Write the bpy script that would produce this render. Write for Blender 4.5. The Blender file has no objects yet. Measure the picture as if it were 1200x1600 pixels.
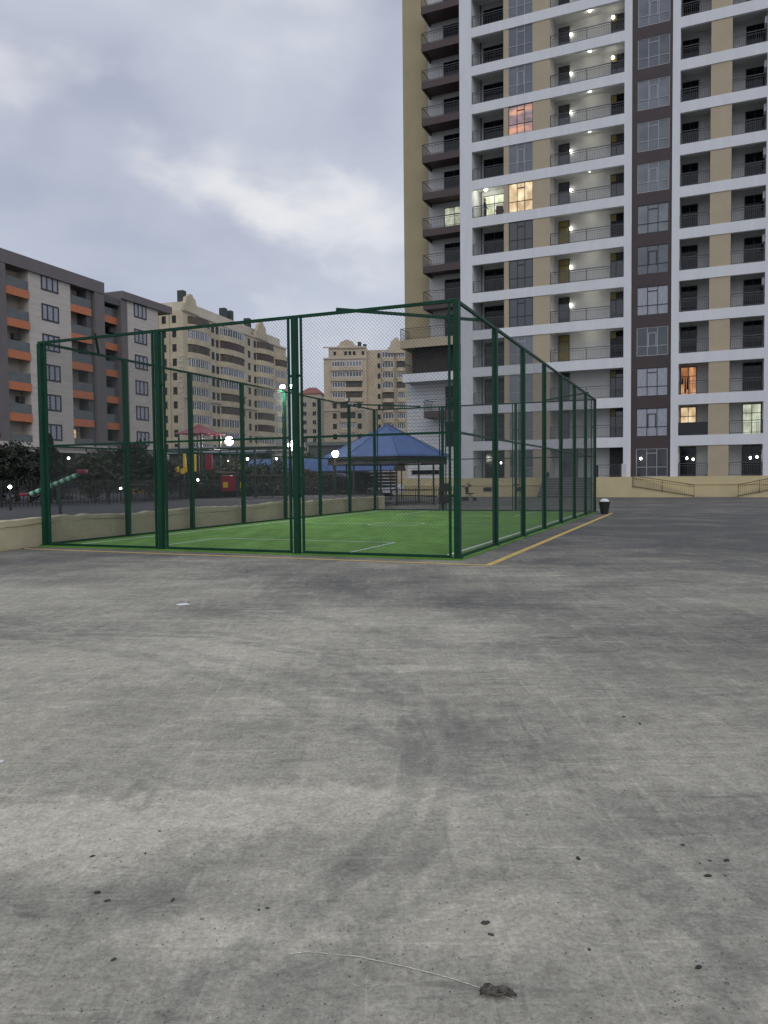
import bpy, bmesh, math, random
from mathutils import Vector, Matrix
random.seed(7)
R = math.radians
scene = bpy.context.scene
COL = scene.collection

# ------------------------------------------------------------------ helpers
class MB:
    """collects shapes in local coordinates and links them as ONE mesh object"""
    def __init__(self, T=None):
        self.v = []; self.f = []; self.T = T
    def _add(self, pts, faces):
        b = len(self.v)
        if self.T: pts = [self.T(*p) for p in pts]
        self.v += [tuple(p) for p in pts]
        self.f += [tuple(b + i for i in f) for f in faces]
        return self
    def box(self, x0, x1, y0, y1, z0, z1):
        p = [(x0,y0,z0),(x1,y0,z0),(x1,y1,z0),(x0,y1,z0),(x0,y0,z1),(x1,y0,z1),(x1,y1,z1),(x0,y1,z1)]
        return self._add(p, [(0,3,2,1),(4,5,6,7),(0,1,5,4),(1,2,6,5),(2,3,7,6),(3,0,4,7)])
    def quad(self, a, b, c, d):
        return self._add([a,b,c,d], [(0,1,2,3)])
    def poly(self, pts):
        return self._add(pts, [tuple(range(len(pts)))])
    def prism(self, pts, z0, z1):
        n = len(pts)
        P = [(x,y,z0) for x,y in pts] + [(x,y,z1) for x,y in pts]
        F = [tuple(reversed(range(n))), tuple(range(n,2*n))] + [(i,(i+1)%n,n+(i+1)%n,n+i) for i in range(n)]
        return self._add(P, F)
    def bar(self, a, b, r, n=4, r2=None, up=None, phase=None):
        a = Vector(a); b = Vector(b); d = (b-a).normalized()
        h = Vector(up) if up else (Vector((0,0,1)) if abs(d.z) < .9 else Vector((1,0,0)))
        s = d.cross(h).normalized(); t = s.cross(d)
        ph = phase if phase is not None else (math.pi/4 if n == 4 else 0)
        r2 = r if r2 is None else r2
        P = []
        for c, rr in ((a,r),(b,r2)):
            for i in range(n):
                an = ph + 2*math.pi*i/n
                P.append(c + s*math.cos(an)*rr + t*math.sin(an)*rr)
        F = [(i,(i+1)%n,n+(i+1)%n,n+i) for i in range(n)] + [tuple(reversed(range(n))), tuple(range(n,2*n))]
        return self._add(P, F)
    def tube(self, pts, r, n=8):
        for a, b in zip(pts[:-1], pts[1:]): self.bar(a, b, r, n)
        return self
    def lathe(self, prof, n=16, cx=0, cy=0):
        P = []; F = []
        m = len(prof)
        for r, z in prof:
            for i in range(n):
                a = 2*math.pi*i/n; P.append((cx+r*math.cos(a), cy+r*math.sin(a), z))
        for j in range(m-1):
            for i in range(n):
                k = (i+1)%n; F.append((j*n+i, j*n+k, (j+1)*n+k, (j+1)*n+i))
        F.append(tuple(reversed(range(n)))); F.append(tuple((m-1)*n+i for i in range(n)))
        return self._add(P, F)
    def ball(self, c, r, n=10, sz=1.0):
        P = []; F = []; m = n//2+1
        for j in range(m):
            t = math.pi*j/(m-1)
            for i in range(n):
                a = 2*math.pi*i/n
                P.append((c[0]+r*math.sin(t)*math.cos(a), c[1]+r*math.sin(t)*math.sin(a), c[2]+r*sz*math.cos(t)))
        for j in range(m-1):
            for i in range(n):
                k = (i+1)%n; F.append((j*n+i,(j+1)*n+i,(j+1)*n+k,j*n+k))
        return self._add(P, F)
    def build(self, name, mat, parent=None, bevel=0, smooth=False, loc=None):
        me = bpy.data.meshes.new(name)
        me.from_pydata(self.v, [], self.f); me.materials.append(mat)
        if bevel or smooth:
            bm = bmesh.new(); bm.from_mesh(me)
            bmesh.ops.remove_doubles(bm, verts=bm.verts, dist=1e-5)
            if bevel:
                es = [e for e in bm.edges if len(e.link_faces) == 2 and e.calc_face_angle(0) > .5]
                bmesh.ops.bevel(bm, geom=es, offset=bevel, segments=2, profile=.7, affect='EDGES')
            bm.to_mesh(me); bm.free()
            if smooth:
                for p in me.polygons: p.use_smooth = True
        return link(name, me, parent, loc)
def link(name, me, parent=None, loc=None):
    o = bpy.data.objects.new(name, me); COL.objects.link(o)
    if parent: o.parent = parent
    if loc: o.location = loc
    return o
def dup(o, parent, loc=None, mat=None):
    """copy of a part (sharing its mesh) with copies of its sub-parts"""
    c = o.copy(); COL.objects.link(c); c.parent = parent
    if loc is not None: c.location = loc
    for ch in [k for k in o.children]:
        d = ch.copy(); COL.objects.link(d); d.parent = c
    return c
def copy_tree(o):
    c = o.copy(); COL.objects.link(c)
    for ch in list(o.children):
        d = ch.copy(); COL.objects.link(d); d.parent = c
        for g in list(ch.children):
            h = g.copy(); COL.objects.link(h); h.parent = d
    return c
def tag(o, label=None, cat=None, group=None, kind=None):
    if label: o['label'] = label
    if cat: o['category'] = cat
    if group: o['group'] = group
    if kind: o['kind'] = kind
    return o
def thing(name, loc, rz, label, cat, group=None):
    o = bpy.data.objects.new(name, None); COL.objects.link(o)
    o.empty_display_size = .3
    o.location = loc; o.rotation_euler = (0,0,rz)
    return tag(o, label, cat, group)

# ------------------------------------------------------------------ materials
def mat(name, col, rough=.7, var=.12, vscale=3., bump=0., bscale=40., metal=0., spec=.5, emit=None, estr=0., rnd=0., streak=None, col2=None):
    m = bpy.data.materials.new(name); m.use_nodes = True
    nt = m.node_tree; N = nt.nodes; L = nt.links
    b = N['Principled BSDF']
    b.inputs['Roughness'].default_value = rough; b.inputs['Metallic'].default_value = metal
    b.inputs['Specular IOR Level'].default_value = spec
    tc = N.new('ShaderNodeTexCoord')
    vec = tc.outputs['Object']
    if streak:
        mp = N.new('ShaderNodeMapping'); mp.inputs['Scale'].default_value = streak; L.new(vec, mp.inputs[0]); vec = mp.outputs[0]
    n = N.new('ShaderNodeTexNoise'); n.inputs['Scale'].default_value = vscale; n.inputs['Detail'].default_value = 5; n.inputs['Roughness'].default_value = .65
    L.new(vec, n.inputs['Vector'])
    mx = N.new('ShaderNodeMix'); mx.data_type = 'RGBA'
    c = Vector(col); c2 = Vector(col2) if col2 else c
    mx.inputs[6].default_value = (*(c*(1-var)), 1); mx.inputs[7].default_value = (*(c2*(1+var)), 1)
    rp = N.new('ShaderNodeMapRange'); rp.inputs[1].default_value = .3; rp.inputs[2].default_value = .7
    L.new(n.outputs[0], rp.inputs[0]); L.new(rp.outputs[0], mx.inputs[0])
    out = mx.outputs[2]
    if rnd:
        oi = N.new('ShaderNodeObjectInfo'); hs = N.new('ShaderNodeHueSaturation')
        mr = N.new('ShaderNodeMapRange'); mr.inputs[3].default_value = 1-rnd; mr.inputs[4].default_value = 1+rnd
        L.new(oi.outputs['Random'], mr.inputs[0]); L.new(mr.outputs[0], hs.inputs['Value']); L.new(out, hs.inputs['Color']); out = hs.outputs[0]
    L.new(out, b.inputs['Base Color'])
    if bump:
        n2 = N.new('ShaderNodeTexNoise'); n2.inputs['Scale'].default_value = bscale; n2.inputs['Detail'].default_value = 4
        L.new(vec, n2.inputs['Vector'])
        bp = N.new('ShaderNodeBump'); bp.inputs['Strength'].default_value = bump; bp.inputs['Distance'].default_value = .02
        L.new(n2.outputs[0], bp.inputs['Height']); L.new(bp.outputs[0], b.inputs['Normal'])
    if emit:
        b.inputs['Emission Color'].default_value = (*emit, 1); b.inputs['Emission Strength'].default_value = estr
    return m
def add_bands(m, axis, period, width, dark):
    """joint lines of cladding: a groove colour repeated along one object axis"""
    nt = m.node_tree; N = nt.nodes; L = nt.links; b = N['Principled BSDF']
    src = b.inputs['Base Color'].links[0].from_socket
    tc = N.new('ShaderNodeTexCoord'); sp = N.new('ShaderNodeSeparateXYZ'); L.new(tc.outputs['Object'], sp.inputs[0])
    w = N.new('ShaderNodeMath'); w.operation = 'MODULO'
    ad = N.new('ShaderNodeMath'); ad.operation = 'ADD'; ad.inputs[1].default_value = 500*period
    L.new(sp.outputs[axis], ad.inputs[0]); L.new(ad.outputs[0], w.inputs[0]); w.inputs[1].default_value = period
    lt = N.new('ShaderNodeMath'); lt.operation = 'LESS_THAN'; lt.inputs[1].default_value = width; L.new(w.outputs[0], lt.inputs[0])
    mx = N.new('ShaderNodeMix'); mx.data_type = 'RGBA'; mx.blend_type = 'MULTIPLY'
    L.new(lt.outputs[0], mx.inputs[0]); L.new(src, mx.inputs[6]); mx.inputs[7].default_value = (dark,dark,dark,1)
    L.new(mx.outputs[2], b.inputs['Base Color'])
    return m

M = {}
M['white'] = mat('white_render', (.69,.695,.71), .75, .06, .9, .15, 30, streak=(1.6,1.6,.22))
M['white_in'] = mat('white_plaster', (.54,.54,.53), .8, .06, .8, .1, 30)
M['siding'] = add_bands(mat('white_siding', (.66,.67,.68), .7, .05, .8), 2, .31, .045, .5)
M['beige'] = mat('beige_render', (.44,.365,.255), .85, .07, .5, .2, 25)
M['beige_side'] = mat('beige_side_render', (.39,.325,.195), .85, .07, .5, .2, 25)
M['plinth'] = mat('plinth_render', (.56,.47,.27), .8, .08, .7, .2, 20)
M['brown'] = mat('brown_cladding', (.055,.037,.036), .6, .12, 1.2)
M['brown_slab'] = mat('brown_fascia', (.075,.050,.048), .6, .12, 1.2)
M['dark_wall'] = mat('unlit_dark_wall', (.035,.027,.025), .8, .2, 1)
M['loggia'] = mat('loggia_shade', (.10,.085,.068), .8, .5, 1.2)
M['black'] = mat('black_metal', (.018,.018,.02), .5, .1, 5)
M['rail'] = mat('railing_metal', (.07,.07,.075), .5, .1, 5)
M['frame_d'] = mat('dark_window_frame', (.02,.022,.028), .4, .1, 5)
M['frame_l'] = mat('grey_window_frame', (.33,.34,.36), .4, .08, 5)
M['frame_w'] = mat('white_window_frame', (.7,.7,.7), .5, .06, 5)
def glass(name, col, rough=.06, spec=1.0, rnd=.35, **k):
    return mat(name, col, rough, .25, .9, .06, 1.2, spec=spec, rnd=rnd, **k)
def glow_pattern(m, col_a, col_b, sa, sb, scale, stretch):
    nt = m.node_tree; N = nt.nodes; L = nt.links; b = N['Principled BSDF']
    tc = N.new('ShaderNodeTexCoord'); mp = N.new('ShaderNodeMapping'); mp.inputs['Scale'].default_value = stretch; L.new(tc.outputs['Object'], mp.inputs[0])
    n = N.new('ShaderNodeTexNoise'); n.inputs['Scale'].default_value = scale; n.inputs['Detail'].default_value = 4; L.new(mp.outputs[0], n.inputs['Vector'])
    r = N.new('ShaderNodeMapRange'); r.inputs[1].default_value = .36; r.inputs[2].default_value = .64; L.new(n.outputs[0], r.inputs[0])
    mx = N.new('ShaderNodeMix'); mx.data_type = 'RGBA'; mx.inputs[6].default_value = (*col_a,1); mx.inputs[7].default_value = (*col_b,1); L.new(r.outputs[0], mx.inputs[0]); L.new(mx.outputs[2], b.inputs['Emission Color'])
    r2 = N.new('ShaderNodeMapRange'); r2.inputs[1].default_value = .36; r2.inputs[2].default_value = .64; r2.inputs[3].default_value = sa; r2.inputs[4].default_value = sb; L.new(n.outputs[0], r2.inputs[0]); L.new(r2.outputs[0], b.inputs['Emission Strength'])
M['glass'] = glass('window_glass', (.125,.135,.15))
M['glass_d'] = glass('dark_glass', (.008,.009,.011), spec=.32)
M['glass_m'] = glass('mid_glass', (.04,.044,.05), spec=.9)
M['curtain'] = mat('curtained_glass', (.30,.31,.34), .15, .3, 6, .05, 3, spec=.9, streak=(3,3,.25))
M['lit_warm'] = mat('lit_warm_window', (.5,.4,.25), .4, .2, 1.5, emit=(1,.72,.36), estr=.75)
M['lit_pale'] = mat('lit_pale_window', (.5,.5,.4), .4, .2, 1.5, emit=(.95,1,.72), estr=.5)
M['lit_orange'] = mat('lit_orange_window', (.4,.25,.12), .4, .3, 1.5, emit=(1,.42,.16), estr=.5)
M['sunset'] = mat('painted_sunset_reflection', (.35,.2,.12), .08, .5, 1.2, spec=1.0, emit=(1,.45,.2), estr=.35, col2=(.2,.16,.2))  # emission paints the evening sky mirrored in the pane; no lit room behind
glow_pattern(M['lit_warm'], (1,.62,.28), (1,.86,.58), .35, .95, 1.1, (1.4,1,.8))
glow_pattern(M['lit_orange'], (1,.30,.09), (1,.52,.24), .22, .62, 1.3, (2.2,1,.6))
glow_pattern(M['lit_pale'], (.75,.85,.5), (.95,1,.82), .2, .62, 1.5, (1.6,1,.7))
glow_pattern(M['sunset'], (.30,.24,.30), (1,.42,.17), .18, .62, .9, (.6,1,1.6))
M['yellow_door'] = mat('brass_toned_door', (.20,.16,.045), .4, .15, 3)
M['lamp'] = mat('lamp_glow', (.9,.9,.85), .4, .01, 3, emit=(1,.97,.86), estr=14)
M['lamp_hot'] = mat('street_lamp_glow', (.9,.9,.9), .4, .01, 3, emit=(1,.98,.92), estr=40)
M['lamp_dim'] = mat('dim_lamp_glow', (.9,.9,.8), .4, .01, 3, emit=(1,.95,.75), estr=6)
M['ac'] = mat('ac_casing', (.6,.6,.6), .5, .08, 4)
M['stone_grey'] = mat('grey_brown_cladding', (.165,.145,.142), .65, .1, .8)
M['stone_dark'] = mat('dark_grey_cladding', (.10,.10,.105), .6, .1, .8)
M['stone_light'] = add_bands(mat('travertine_cladding', (.56,.51,.45), .7, .12, 1.0, streak=(.35,.35,2.2)), 2, .62, .03, .75)
M['orange'] = mat('orange_panel', (.55,.18,.075), .5, .08, 2)
M['rail_glass'] = mat('railing_glass', (.12,.132,.127), .15, .15, 1.5, spec=.5)
M['sand'] = mat('sandstone', (.56,.48,.335), .85, .16, .35, .3, 4)
M['sand2'] = mat('sandstone_warm', (.55,.455,.335), .85, .14, .35, .3, 4)
M['sand_pale'] = mat('pale_stone', (.58,.52,.42), .85, .1, .4)
M['roof_dark'] = mat('dark_roof', (.05,.06,.06), .7, .15, 1)
M['maroon'] = mat('maroon_shutter', (.075,.03,.028), .5, .15, 3)
M['red_roof'] = mat('red_tile_roof', (.28,.10,.08), .7, .15, 1)
M['green_paint'] = mat('green_paint', (.006,.050,.026), .5, .25, 2.5, .05, 60, spec=.2)
M['wire'] = mat('coated_wire', (.06,.072,.068), .5, .1, 5)
M['line_white'] = mat('white_line_paint', (.72,.76,.70), .8, .12, 6)
M['line_yellow'] = mat('yellow_line_paint', (.62,.43,.12), .75, .22, 5)
M['retain'] = mat('retaining_wall_render', (.47,.415,.275), .9, .16, .9, .35, 6)
M['blue_roof'] = mat('blue_sheet_roof', (.075,.135,.30), .5, .16, 1.6)
M['canopy_wood'] = mat('dark_timber', (.045,.036,.03), .7, .25, 3)
M['red_play'] = mat('red_plastic', (.22,.014,.03), .4, .12, 3)
M['yellow_play'] = mat('yellow_plastic', (.62,.42,.03), .4, .12, 3)
M['green_play'] = mat('green_dark_steel', (.012,.035,.028), .5, .12, 3)
M['mint'] = mat('mint_paint', (.30,.55,.42), .5, .12, 3)
M['seesaw_green'] = mat('seesaw_green_paint', (.03,.17,.09), .5, .12, 3)
M['car_white'] = mat('white_car_paint', (.72,.73,.75), .25, .03, 2)
M['car_dark'] = mat('dark_car_paint', (.02,.022,.026), .25, .05, 2)
M['tyre'] = mat('tyre_rubber', (.02,.02,.02), .85, .1, 5)
M['rim'] = mat('wheel_rim', (.4,.4,.42), .35, .05, 5, metal=.7)
M['skin'] = mat('skin', (.42,.25,.17), .6, .06, 5)
M['cloth_dark'] = mat('dark_clothing', (.018,.018,.022), .9, .2, 8)
M['hair'] = mat('dark_hair', (.012,.009,.008), .7, .2, 20)
M['stone'] = mat('dark_pebble', (.055,.052,.048), .9, .3, 30, rnd=.4)
M['stone_pale'] = mat('pale_pebble', (.45,.44,.41), .9, .2, 30, rnd=.2)
M['foam'] = mat('white_foam', (.75,.75,.74), .8, .05, 10)
M['bark'] = mat('bark', (.06,.045,.035), .95, .3, 8, .4, 20)
M['leaf_dark'] = mat('dark_leaf', (.018,.026,.014), .75, .35, 2.5, rnd=.2)
M['leaf_mid'] = mat('olive_leaf', (.05,.055,.026), .75, .35, 1.2, rnd=.2)
M['leaf_dry'] = mat('dry_leaf', (.085,.065,.040), .8, .3, .6, rnd=.2)
M['grey_roof'] = mat('grey_sheet_roof', (.17,.19,.185), .5, .1, 1)
M['grey_wall'] = mat('grey_wall', (.075,.072,.068), .85, .1, 1)
M['terrace'] = mat('terrace_paving', (.038,.038,.04), .85, .15, .8, .2, 20)
M['stair'] = mat('grey_stone_step', (.30,.30,.29), .75, .1, 2)

# ------------------------------------------------------------------ frames (metres; z = 0 is the car park)
TYAW = .41753818
TO = Vector((7.4117, 64.855, 0))
CY = .39216
CC = Vector((1.4297, 14.8936, 0))
W, LN, H = 10.616, 20.79, 4.97
def c2w(x, y, z=0):
    return (CC.x + x*math.cos(CY) + y*math.sin(CY), CC.y - x*math.sin(CY) + y*math.cos(CY), z)

# ------------------------------------------------------------------ ground
def ground_material():
    m = bpy.data.materials.new('dusty_asphalt'); m.use_nodes = True
    nt = m.node_tree; N = nt.nodes; L = nt.links; b = N['Principled BSDF']
    b.inputs['Roughness'].default_value = .9; b.inputs['Specular IOR Level'].default_value = .18
    tc = N.new('ShaderNodeTexCoord'); P = tc.outputs['Object']
    def noise(scale, det=6, rough=.6, vec=P, dist=0.):
        n = N.new('ShaderNodeTexNoise'); n.inputs['Scale'].default_value = scale; n.inputs['Detail'].default_value = det
        n.inputs['Roughness'].default_value = rough; n.inputs['Distortion'].default_value = dist
        L.new(vec, n.inputs['Vector']); return n.outputs[0]
    def rng(x, a, c, lo=0., hi=1., smooth=True):
        r = N.new('ShaderNodeMapRange'); r.interpolation_type = 'SMOOTHSTEP' if smooth else 'LINEAR'
        for i, v in ((1,a),(2,c),(3,lo),(4,hi)): r.inputs[i].default_value = v
        L.new(x, r.inputs[0]); return r.outputs[0]
    def math_(op, a, c=None):
        n = N.new('ShaderNodeMath'); n.operation = op
        for i, v in enumerate((a, c)):
            if v is None: continue
            if isinstance(v, (int, float)): n.inputs[i].default_value = v
            else: L.new(v, n.inputs[i])
        return n.outputs[0]
    def mixc(f, a, c, mode='MIX'):
        n = N.new('ShaderNodeMix'); n.data_type = 'RGBA'; n.blend_type = mode
        for i, v in ((0,f),(6,a),(7,c)):
            if isinstance(v, tuple): n.inputs[i].default_value = (*v, 1) if i else v
            elif isinstance(v, (int,float)): n.inputs[i].default_value = v
            else: L.new(v, n.inputs[i])
        return n.outputs[2]
    def mapped(scale, rot=0.):
        n = N.new('ShaderNodeMapping'); n.inputs['Scale'].default_value = scale; n.inputs['Rotation'].default_value = (0,0,rot)
        L.new(P, n.inputs[0]); return n.outputs[0]
    def dist(x, y):
        v = N.new('ShaderNodeVectorMath'); v.operation = 'DISTANCE'; L.new(P, v.inputs[0]); v.inputs[1].default_value = (x,y,0); return v.outputs['Value']
    # how much pale dust lies on the asphalt: thick near the camera, thinning towards the tower, whose dimming is painted in too
    reach = math_('ADD', dist(-4.5, 2.0), rng(noise(.15, 3), .3, .7, -6, 6))
    dusty = rng(reach, 1, 22, 1., .0)
    blot = rng(noise(.75, 7, .62, dist=.6), .36, .66)
    broad = rng(noise(.22, 4, .55), .35, .65)
    streak = rng(noise(1.0, 6, .65, mapped((.55,3.0,1), R(12)), .4), .38, .64)
    streak2 = rng(noise(1.4, 6, .7, mapped((4.5,.5,1), R(-32)), .5), .45, .7)
    def scuff(sx, sy, rot, lo, hi, sc=1.0):
        return rng(noise(sc, 5, .6, mapped((sx,sy,1), R(rot)), .9), lo, hi)
    amt = math_('MULTIPLY', dusty, .42)
    amt = math_('ADD', amt, math_('MULTIPLY', blot, .10))
    amt = math_('ADD', amt, math_('MULTIPLY', broad, .10))
    amt = math_('ADD', amt, math_('MULTIPLY', streak, .07))
    amt = math_('ADD', amt, math_('MULTIPLY', streak2, .05))
    amt = math_('ADD', amt, math_('MULTIPLY', rng(noise(3.2, 8, .72, P, .8), .50, .60), .07))
    # scuffs left by wheels and brooms: thin, light and dark, in a few directions
    for (sx, sy, rot, k) in ((.9,9,14,.13),(1.2,14,-24,.11),(7,.8,18,.09),(16,1.3,-8,.08),(2.2,24,38,.08)):
        amt = math_('ADD', amt, math_('MULTIPLY', scuff(sx,sy,rot,.60,.70), k))
        amt = math_('SUBTRACT', amt, math_('MULTIPLY', scuff(sx*1.3,sy*.9,rot+9,.61,.70), k*.8))
    def patch(x, y, rx, ry, k):
        m1 = N.new('ShaderNodeMapping'); m1.inputs['Location'].default_value = (-x/rx,-y/ry,0); m1.inputs['Scale'].default_value = (1/rx,1/ry,0); L.new(P, m1.inputs[0])
        v = N.new('ShaderNodeVectorMath'); v.operation = 'LENGTH'; L.new(m1.outputs[0], v.inputs[0])
        dd = math_('ADD', v.outputs['Value'], math_('MULTIPLY', math_('SUBTRACT', wob, .5), 3.4))
        return rng(dd, .45, 1.25, k, 0)
    wob = math_('ADD', math_('MULTIPLY', noise(1.9, 8, .72, P, .6), .55), math_('MULTIPLY', noise(8, 7, .75), .45))
    for pa in ((-1.45,3.45,.8,.42,.30),(-.35,3.7,.9,.28,.22),(-.6,2.62,.45,.16,.17),(.35,2.75,.4,.3,.12),(-1.4,2.85,.5,.2,-.06),(-.85,2.95,.14,.35,-.08),(-2.5,7.0,2.4,1.0,.13),(.1,6.4,.5,.14,.20),(.2,8.6,2.2,.9,.10),(-.2,5.4,1.0,.4,.08),(14,22,9,10,-.15)):
        amt = math_('ADD', amt, patch(*pa))
    base = mixc(rng(amt, .06, .92), (.118,.115,.107), (.60,.555,.435))
    warm = mixc(rng(noise(.5, 4, .5), .45, .72, 0, .55), base, mixc(.5, base, (.40,.37,.28)))
    col = warm
    # broom and tyre arcs
    for (cx, cy, rad, wid, k) in ((-3.2,4.6,3.4,.11,.16),(-3.2,4.6,3.62,.09,.14),(9,-1,8.6,.13,.13),(9,-1,8.2,.10,.11),(-9,-2,11.2,.16,.14),(-9,-2,11.6,.14,.11),(4.5,12,6.2,.15,.12),(1.8,1.2,2.3,.10,.12)):
        d = math_('ABSOLUTE', math_('SUBTRACT', math_('ADD', dist(cx,cy), math_('MULTIPLY', noise(.8,3), .5)), rad+.25))
        f = math_('MULTIPLY', rng(d, wid*.55, wid, 1, 0), math_('MULTIPLY', rng(noise(2.2,6,.7), .36, .58), k*1.9))
        col = mixc(f, col, (.115,.115,.115))
    # grains and small stains
    g1 = rng(noise(48, 6, .78), .25, .75, .58, 1.42, False)
    g2 = rng(noise(260, 2, .6), .2, .8, .80, 1.2, False)
    g3 = rng(noise(11, 8, .74, P, .4), .3, .7, .76, 1.24, False)
    gg = math_('MULTIPLY', math_('MULTIPLY', g1, g2), g3)
    cb = N.new('ShaderNodeCombineColor')
    for i in range(3): L.new(gg, cb.inputs[i])
    col = mixc(1., col, cb.outputs[0], 'MULTIPLY')
    vor = N.new('ShaderNodeTexVoronoi'); vor.inputs['Scale'].default_value = 7.5; vor.inputs['Randomness'].default_value = 1; L.new(P, vor.inputs['Vector'])
    sepc = N.new('ShaderNodeSeparateColor'); L.new(vor.outputs['Color'], sepc.inputs[0])
    spot = math_('MULTIPLY', math_('LESS_THAN', vor.outputs['Distance'], .07), math_('GREATER_THAN', sepc.outputs[0], .86))
    col = mixc(math_('MULTIPLY', spot, .55), col, (.06,.06,.058))
    spotw = math_('MULTIPLY', math_('LESS_THAN', vor.outputs['Distance'], .055), math_('LESS_THAN', sepc.outputs[1], .10))
    col = mixc(math_('MULTIPLY', spotw, .6), col, (.55,.54,.50))
    L.new(col, b.inputs['Base Color'])
    hgt = math_('ADD', math_('MULTIPLY', noise(70, 4, .7), .6), math_('MULTIPLY', noise(6, 5, .6), 1.2))
    bp = N.new('ShaderNodeBump'); bp.inputs['Strength'].default_value = .8; bp.inputs['Distance'].default_value = .018
    L.new(hgt, bp.inputs['Height']); L.new(bp.outputs[0], b.inputs['Normal'])
    return m
g = MB(); g.quad((-900,-200,0),(900,-200,0),(900,1500,0),(-900,1500,0))
tag(g.build('ground', ground_material()), kind='structure')

# painted yellow kerb line round the court (lies on the asphalt)
yl = MB()
pts = [c2w(.72,-.74,.004), c2w(.84,-.86,.004), c2w(.84,20.4,.004), c2w(.72,20.4,.004)]
yl.poly([c2w(.72,-.64,.004), c2w(.72+.14,-.64,.004), c2w(.86,20.4,.004), c2w(.72,20.4,.004)])
yl.poly([c2w(-10.75,-.70,.004), c2w(.86,-.78,.004), c2w(.86,-.64,.004), c2w(.72,-.64,.004), c2w(-10.75,-.58,.004)])
yl.poly([c2w(-10.75,-8,.004), c2w(-10.65,-8,.004), c2w(-10.65,-.60,.004), c2w(-10.75,-.58,.004)])
tag(yl.build('painted_line', M['line_yellow']), kind='structure')

# scratch in the asphalt near the camera
sc_ = MB(); rs0 = random.Random(2)
S = [(-.33,2.52),(-.27,2.53),(-.10,2.50),(.07,2.44),(.20,2.385),(.31,2.325),(.40,2.27)]
sm_ = []
for (xa,ya),(xb,yb) in zip(S[:-1], S[1:]):
    for i in range(10): sm_.append((xa+(xb-xa)*i/10+rs0.uniform(-.001,.001), ya+(yb-ya)*i/10+rs0.uniform(-.0015,.0015)))
for (xa,ya),(xb,yb) in zip(sm_[:-1], sm_[1:]):
    if rs0.random() < .03: continue
    w0 = rs0.uniform(.0012,.0032); sc_.poly([(xa,ya-w0,.003),(xb,yb-w0,.003),(xb,yb+w0,.003),(xa,ya+w0,.003)])
tag(sc_.build('ground_scratch', mat('scratch_mark', (.66,.63,.53), 1, .3, 60, spec=0)), kind='structure')

# raised terrace behind the retaining wall
tz = .64
wl = [c2w(-11.12,-14), c2w(-11.12,22.6)]
tp = [(wl[0][0],wl[0][1]), (wl[1][0],wl[1][1]), (-.1,62), (-70,62), (-70,0)]
t_ = MB(); t_.prism(tp, -.2, tz)
tag(t_.build('terrace', M['terrace']), kind='structure')

# ------------------------------------------------------------------ court turf and lines
def turf_material():
    m = mat('artificial_turf', (.115,.275,.028), .9, .26, 1.3, .6, 160, col2=(.13,.29,.045), streak=(1,.35,1))
    return m
tf = MB()
ro = .10
tf.prism([(CC.x,CC.y)]*0 or [c2w(-W-ro,-ro)[:2], c2w(ro,-ro)[:2], c2w(ro,LN+ro)[:2], c2w(-W-ro,LN+ro)[:2]], .0, .035)
tag(tf.build('turf', turf_material()), kind='structure')
pl = MB(); zt = .039
def cline(x0, y0, x1, y1, w=.06):
    d = Vector((x1-x0, y1-y0)); n_ = Vector((-d.y, d.x)).normalized()*w/2
    pl.poly([c2w(x0-n_.x,y0-n_.y,zt), c2w(x1-n_.x,y1-n_.y,zt), c2w(x1+n_.x,y1+n_.y,zt), c2w(x0+n_.x,y0+n_.y,zt)])
cline(-9.95,.22,-9.95,20.5,.09); cline(-.36,.22,-.36,20.5,.09)
cline(-9.9,.25,-.24,.25); cline(-9.9,20.45,-.24,20.45)
cline(-9.9,10.15,-6.3,10.15); cline(-6.24,10.15,-4.36,10.15); cline(-4.3,10.15,-.24,10.15)
for y0, y1, ye in ((.29,3.04,3.07),(20.41,16.13,16.10)):
    cline(-7.66,y0,-7.66,y1); cline(-2.53,y0,-2.53,y1); cline(-7.69,ye,-2.50,ye)
for i in range(24):
    a0 = 2*math.pi*i/24; a1 = 2*math.pi*(i+1)/24
    if i in (0, 11, 12, 23): continue
    pl.poly([c2w(-5.3+r*math.cos(a), 10.15+r*math.sin(a), zt) for r, a in ((.92,a0),(.98,a0),(.98,a1),(.92,a1))])
tag(pl.build('pitch_markings', M['line_white']), kind='structure')

# ------------------------------------------------------------------ the court cage
cage = thing('court_fence', tuple(CC), -CY, 'tall dark green mesh cage round the small football court', 'fence')
PW = .06
post_mb = MB(); post_mb.box(-PW,PW,-PW,PW,.0,H); post_mb.box(-.10,.10,-.10,.10,.036,.05)
post0 = None
def post(x, y):
    global post0
    if post0 is None:
        post0 = post_mb.build('post', M['green_paint'], cage, bevel=.008, loc=(x,y,0))
    else: dup(post0, cage, (x,y,0))
bx = [-W*i/3 for i in range(4)]; by = [LN*i/7 for i in range(8)]
for x in bx: post(x,0); post(x,LN)
for y in by[1:-1]: post(0,y); post(-W,y)
def wires(w, h):
    """chain link: straight diagonals clipped to a w x h rectangle, wires in x-z"""
    m = MB(); s = .077; rr = .0022
    for sg in (1,-1):
        k = -h
        while k < w:
            # line x = k + t (t along z) , or mirrored
            za = max(0, -k); zb = min(h, w-k)
            if zb-za > .01:
                xa, xb = k+za, k+zb
                if sg < 0: xa, xb = w-xa, w-xb
                m.bar((xa,.0022*sg,za),(xb,.0022*sg,zb), rr, 3)
            k += s
    return m
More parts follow.
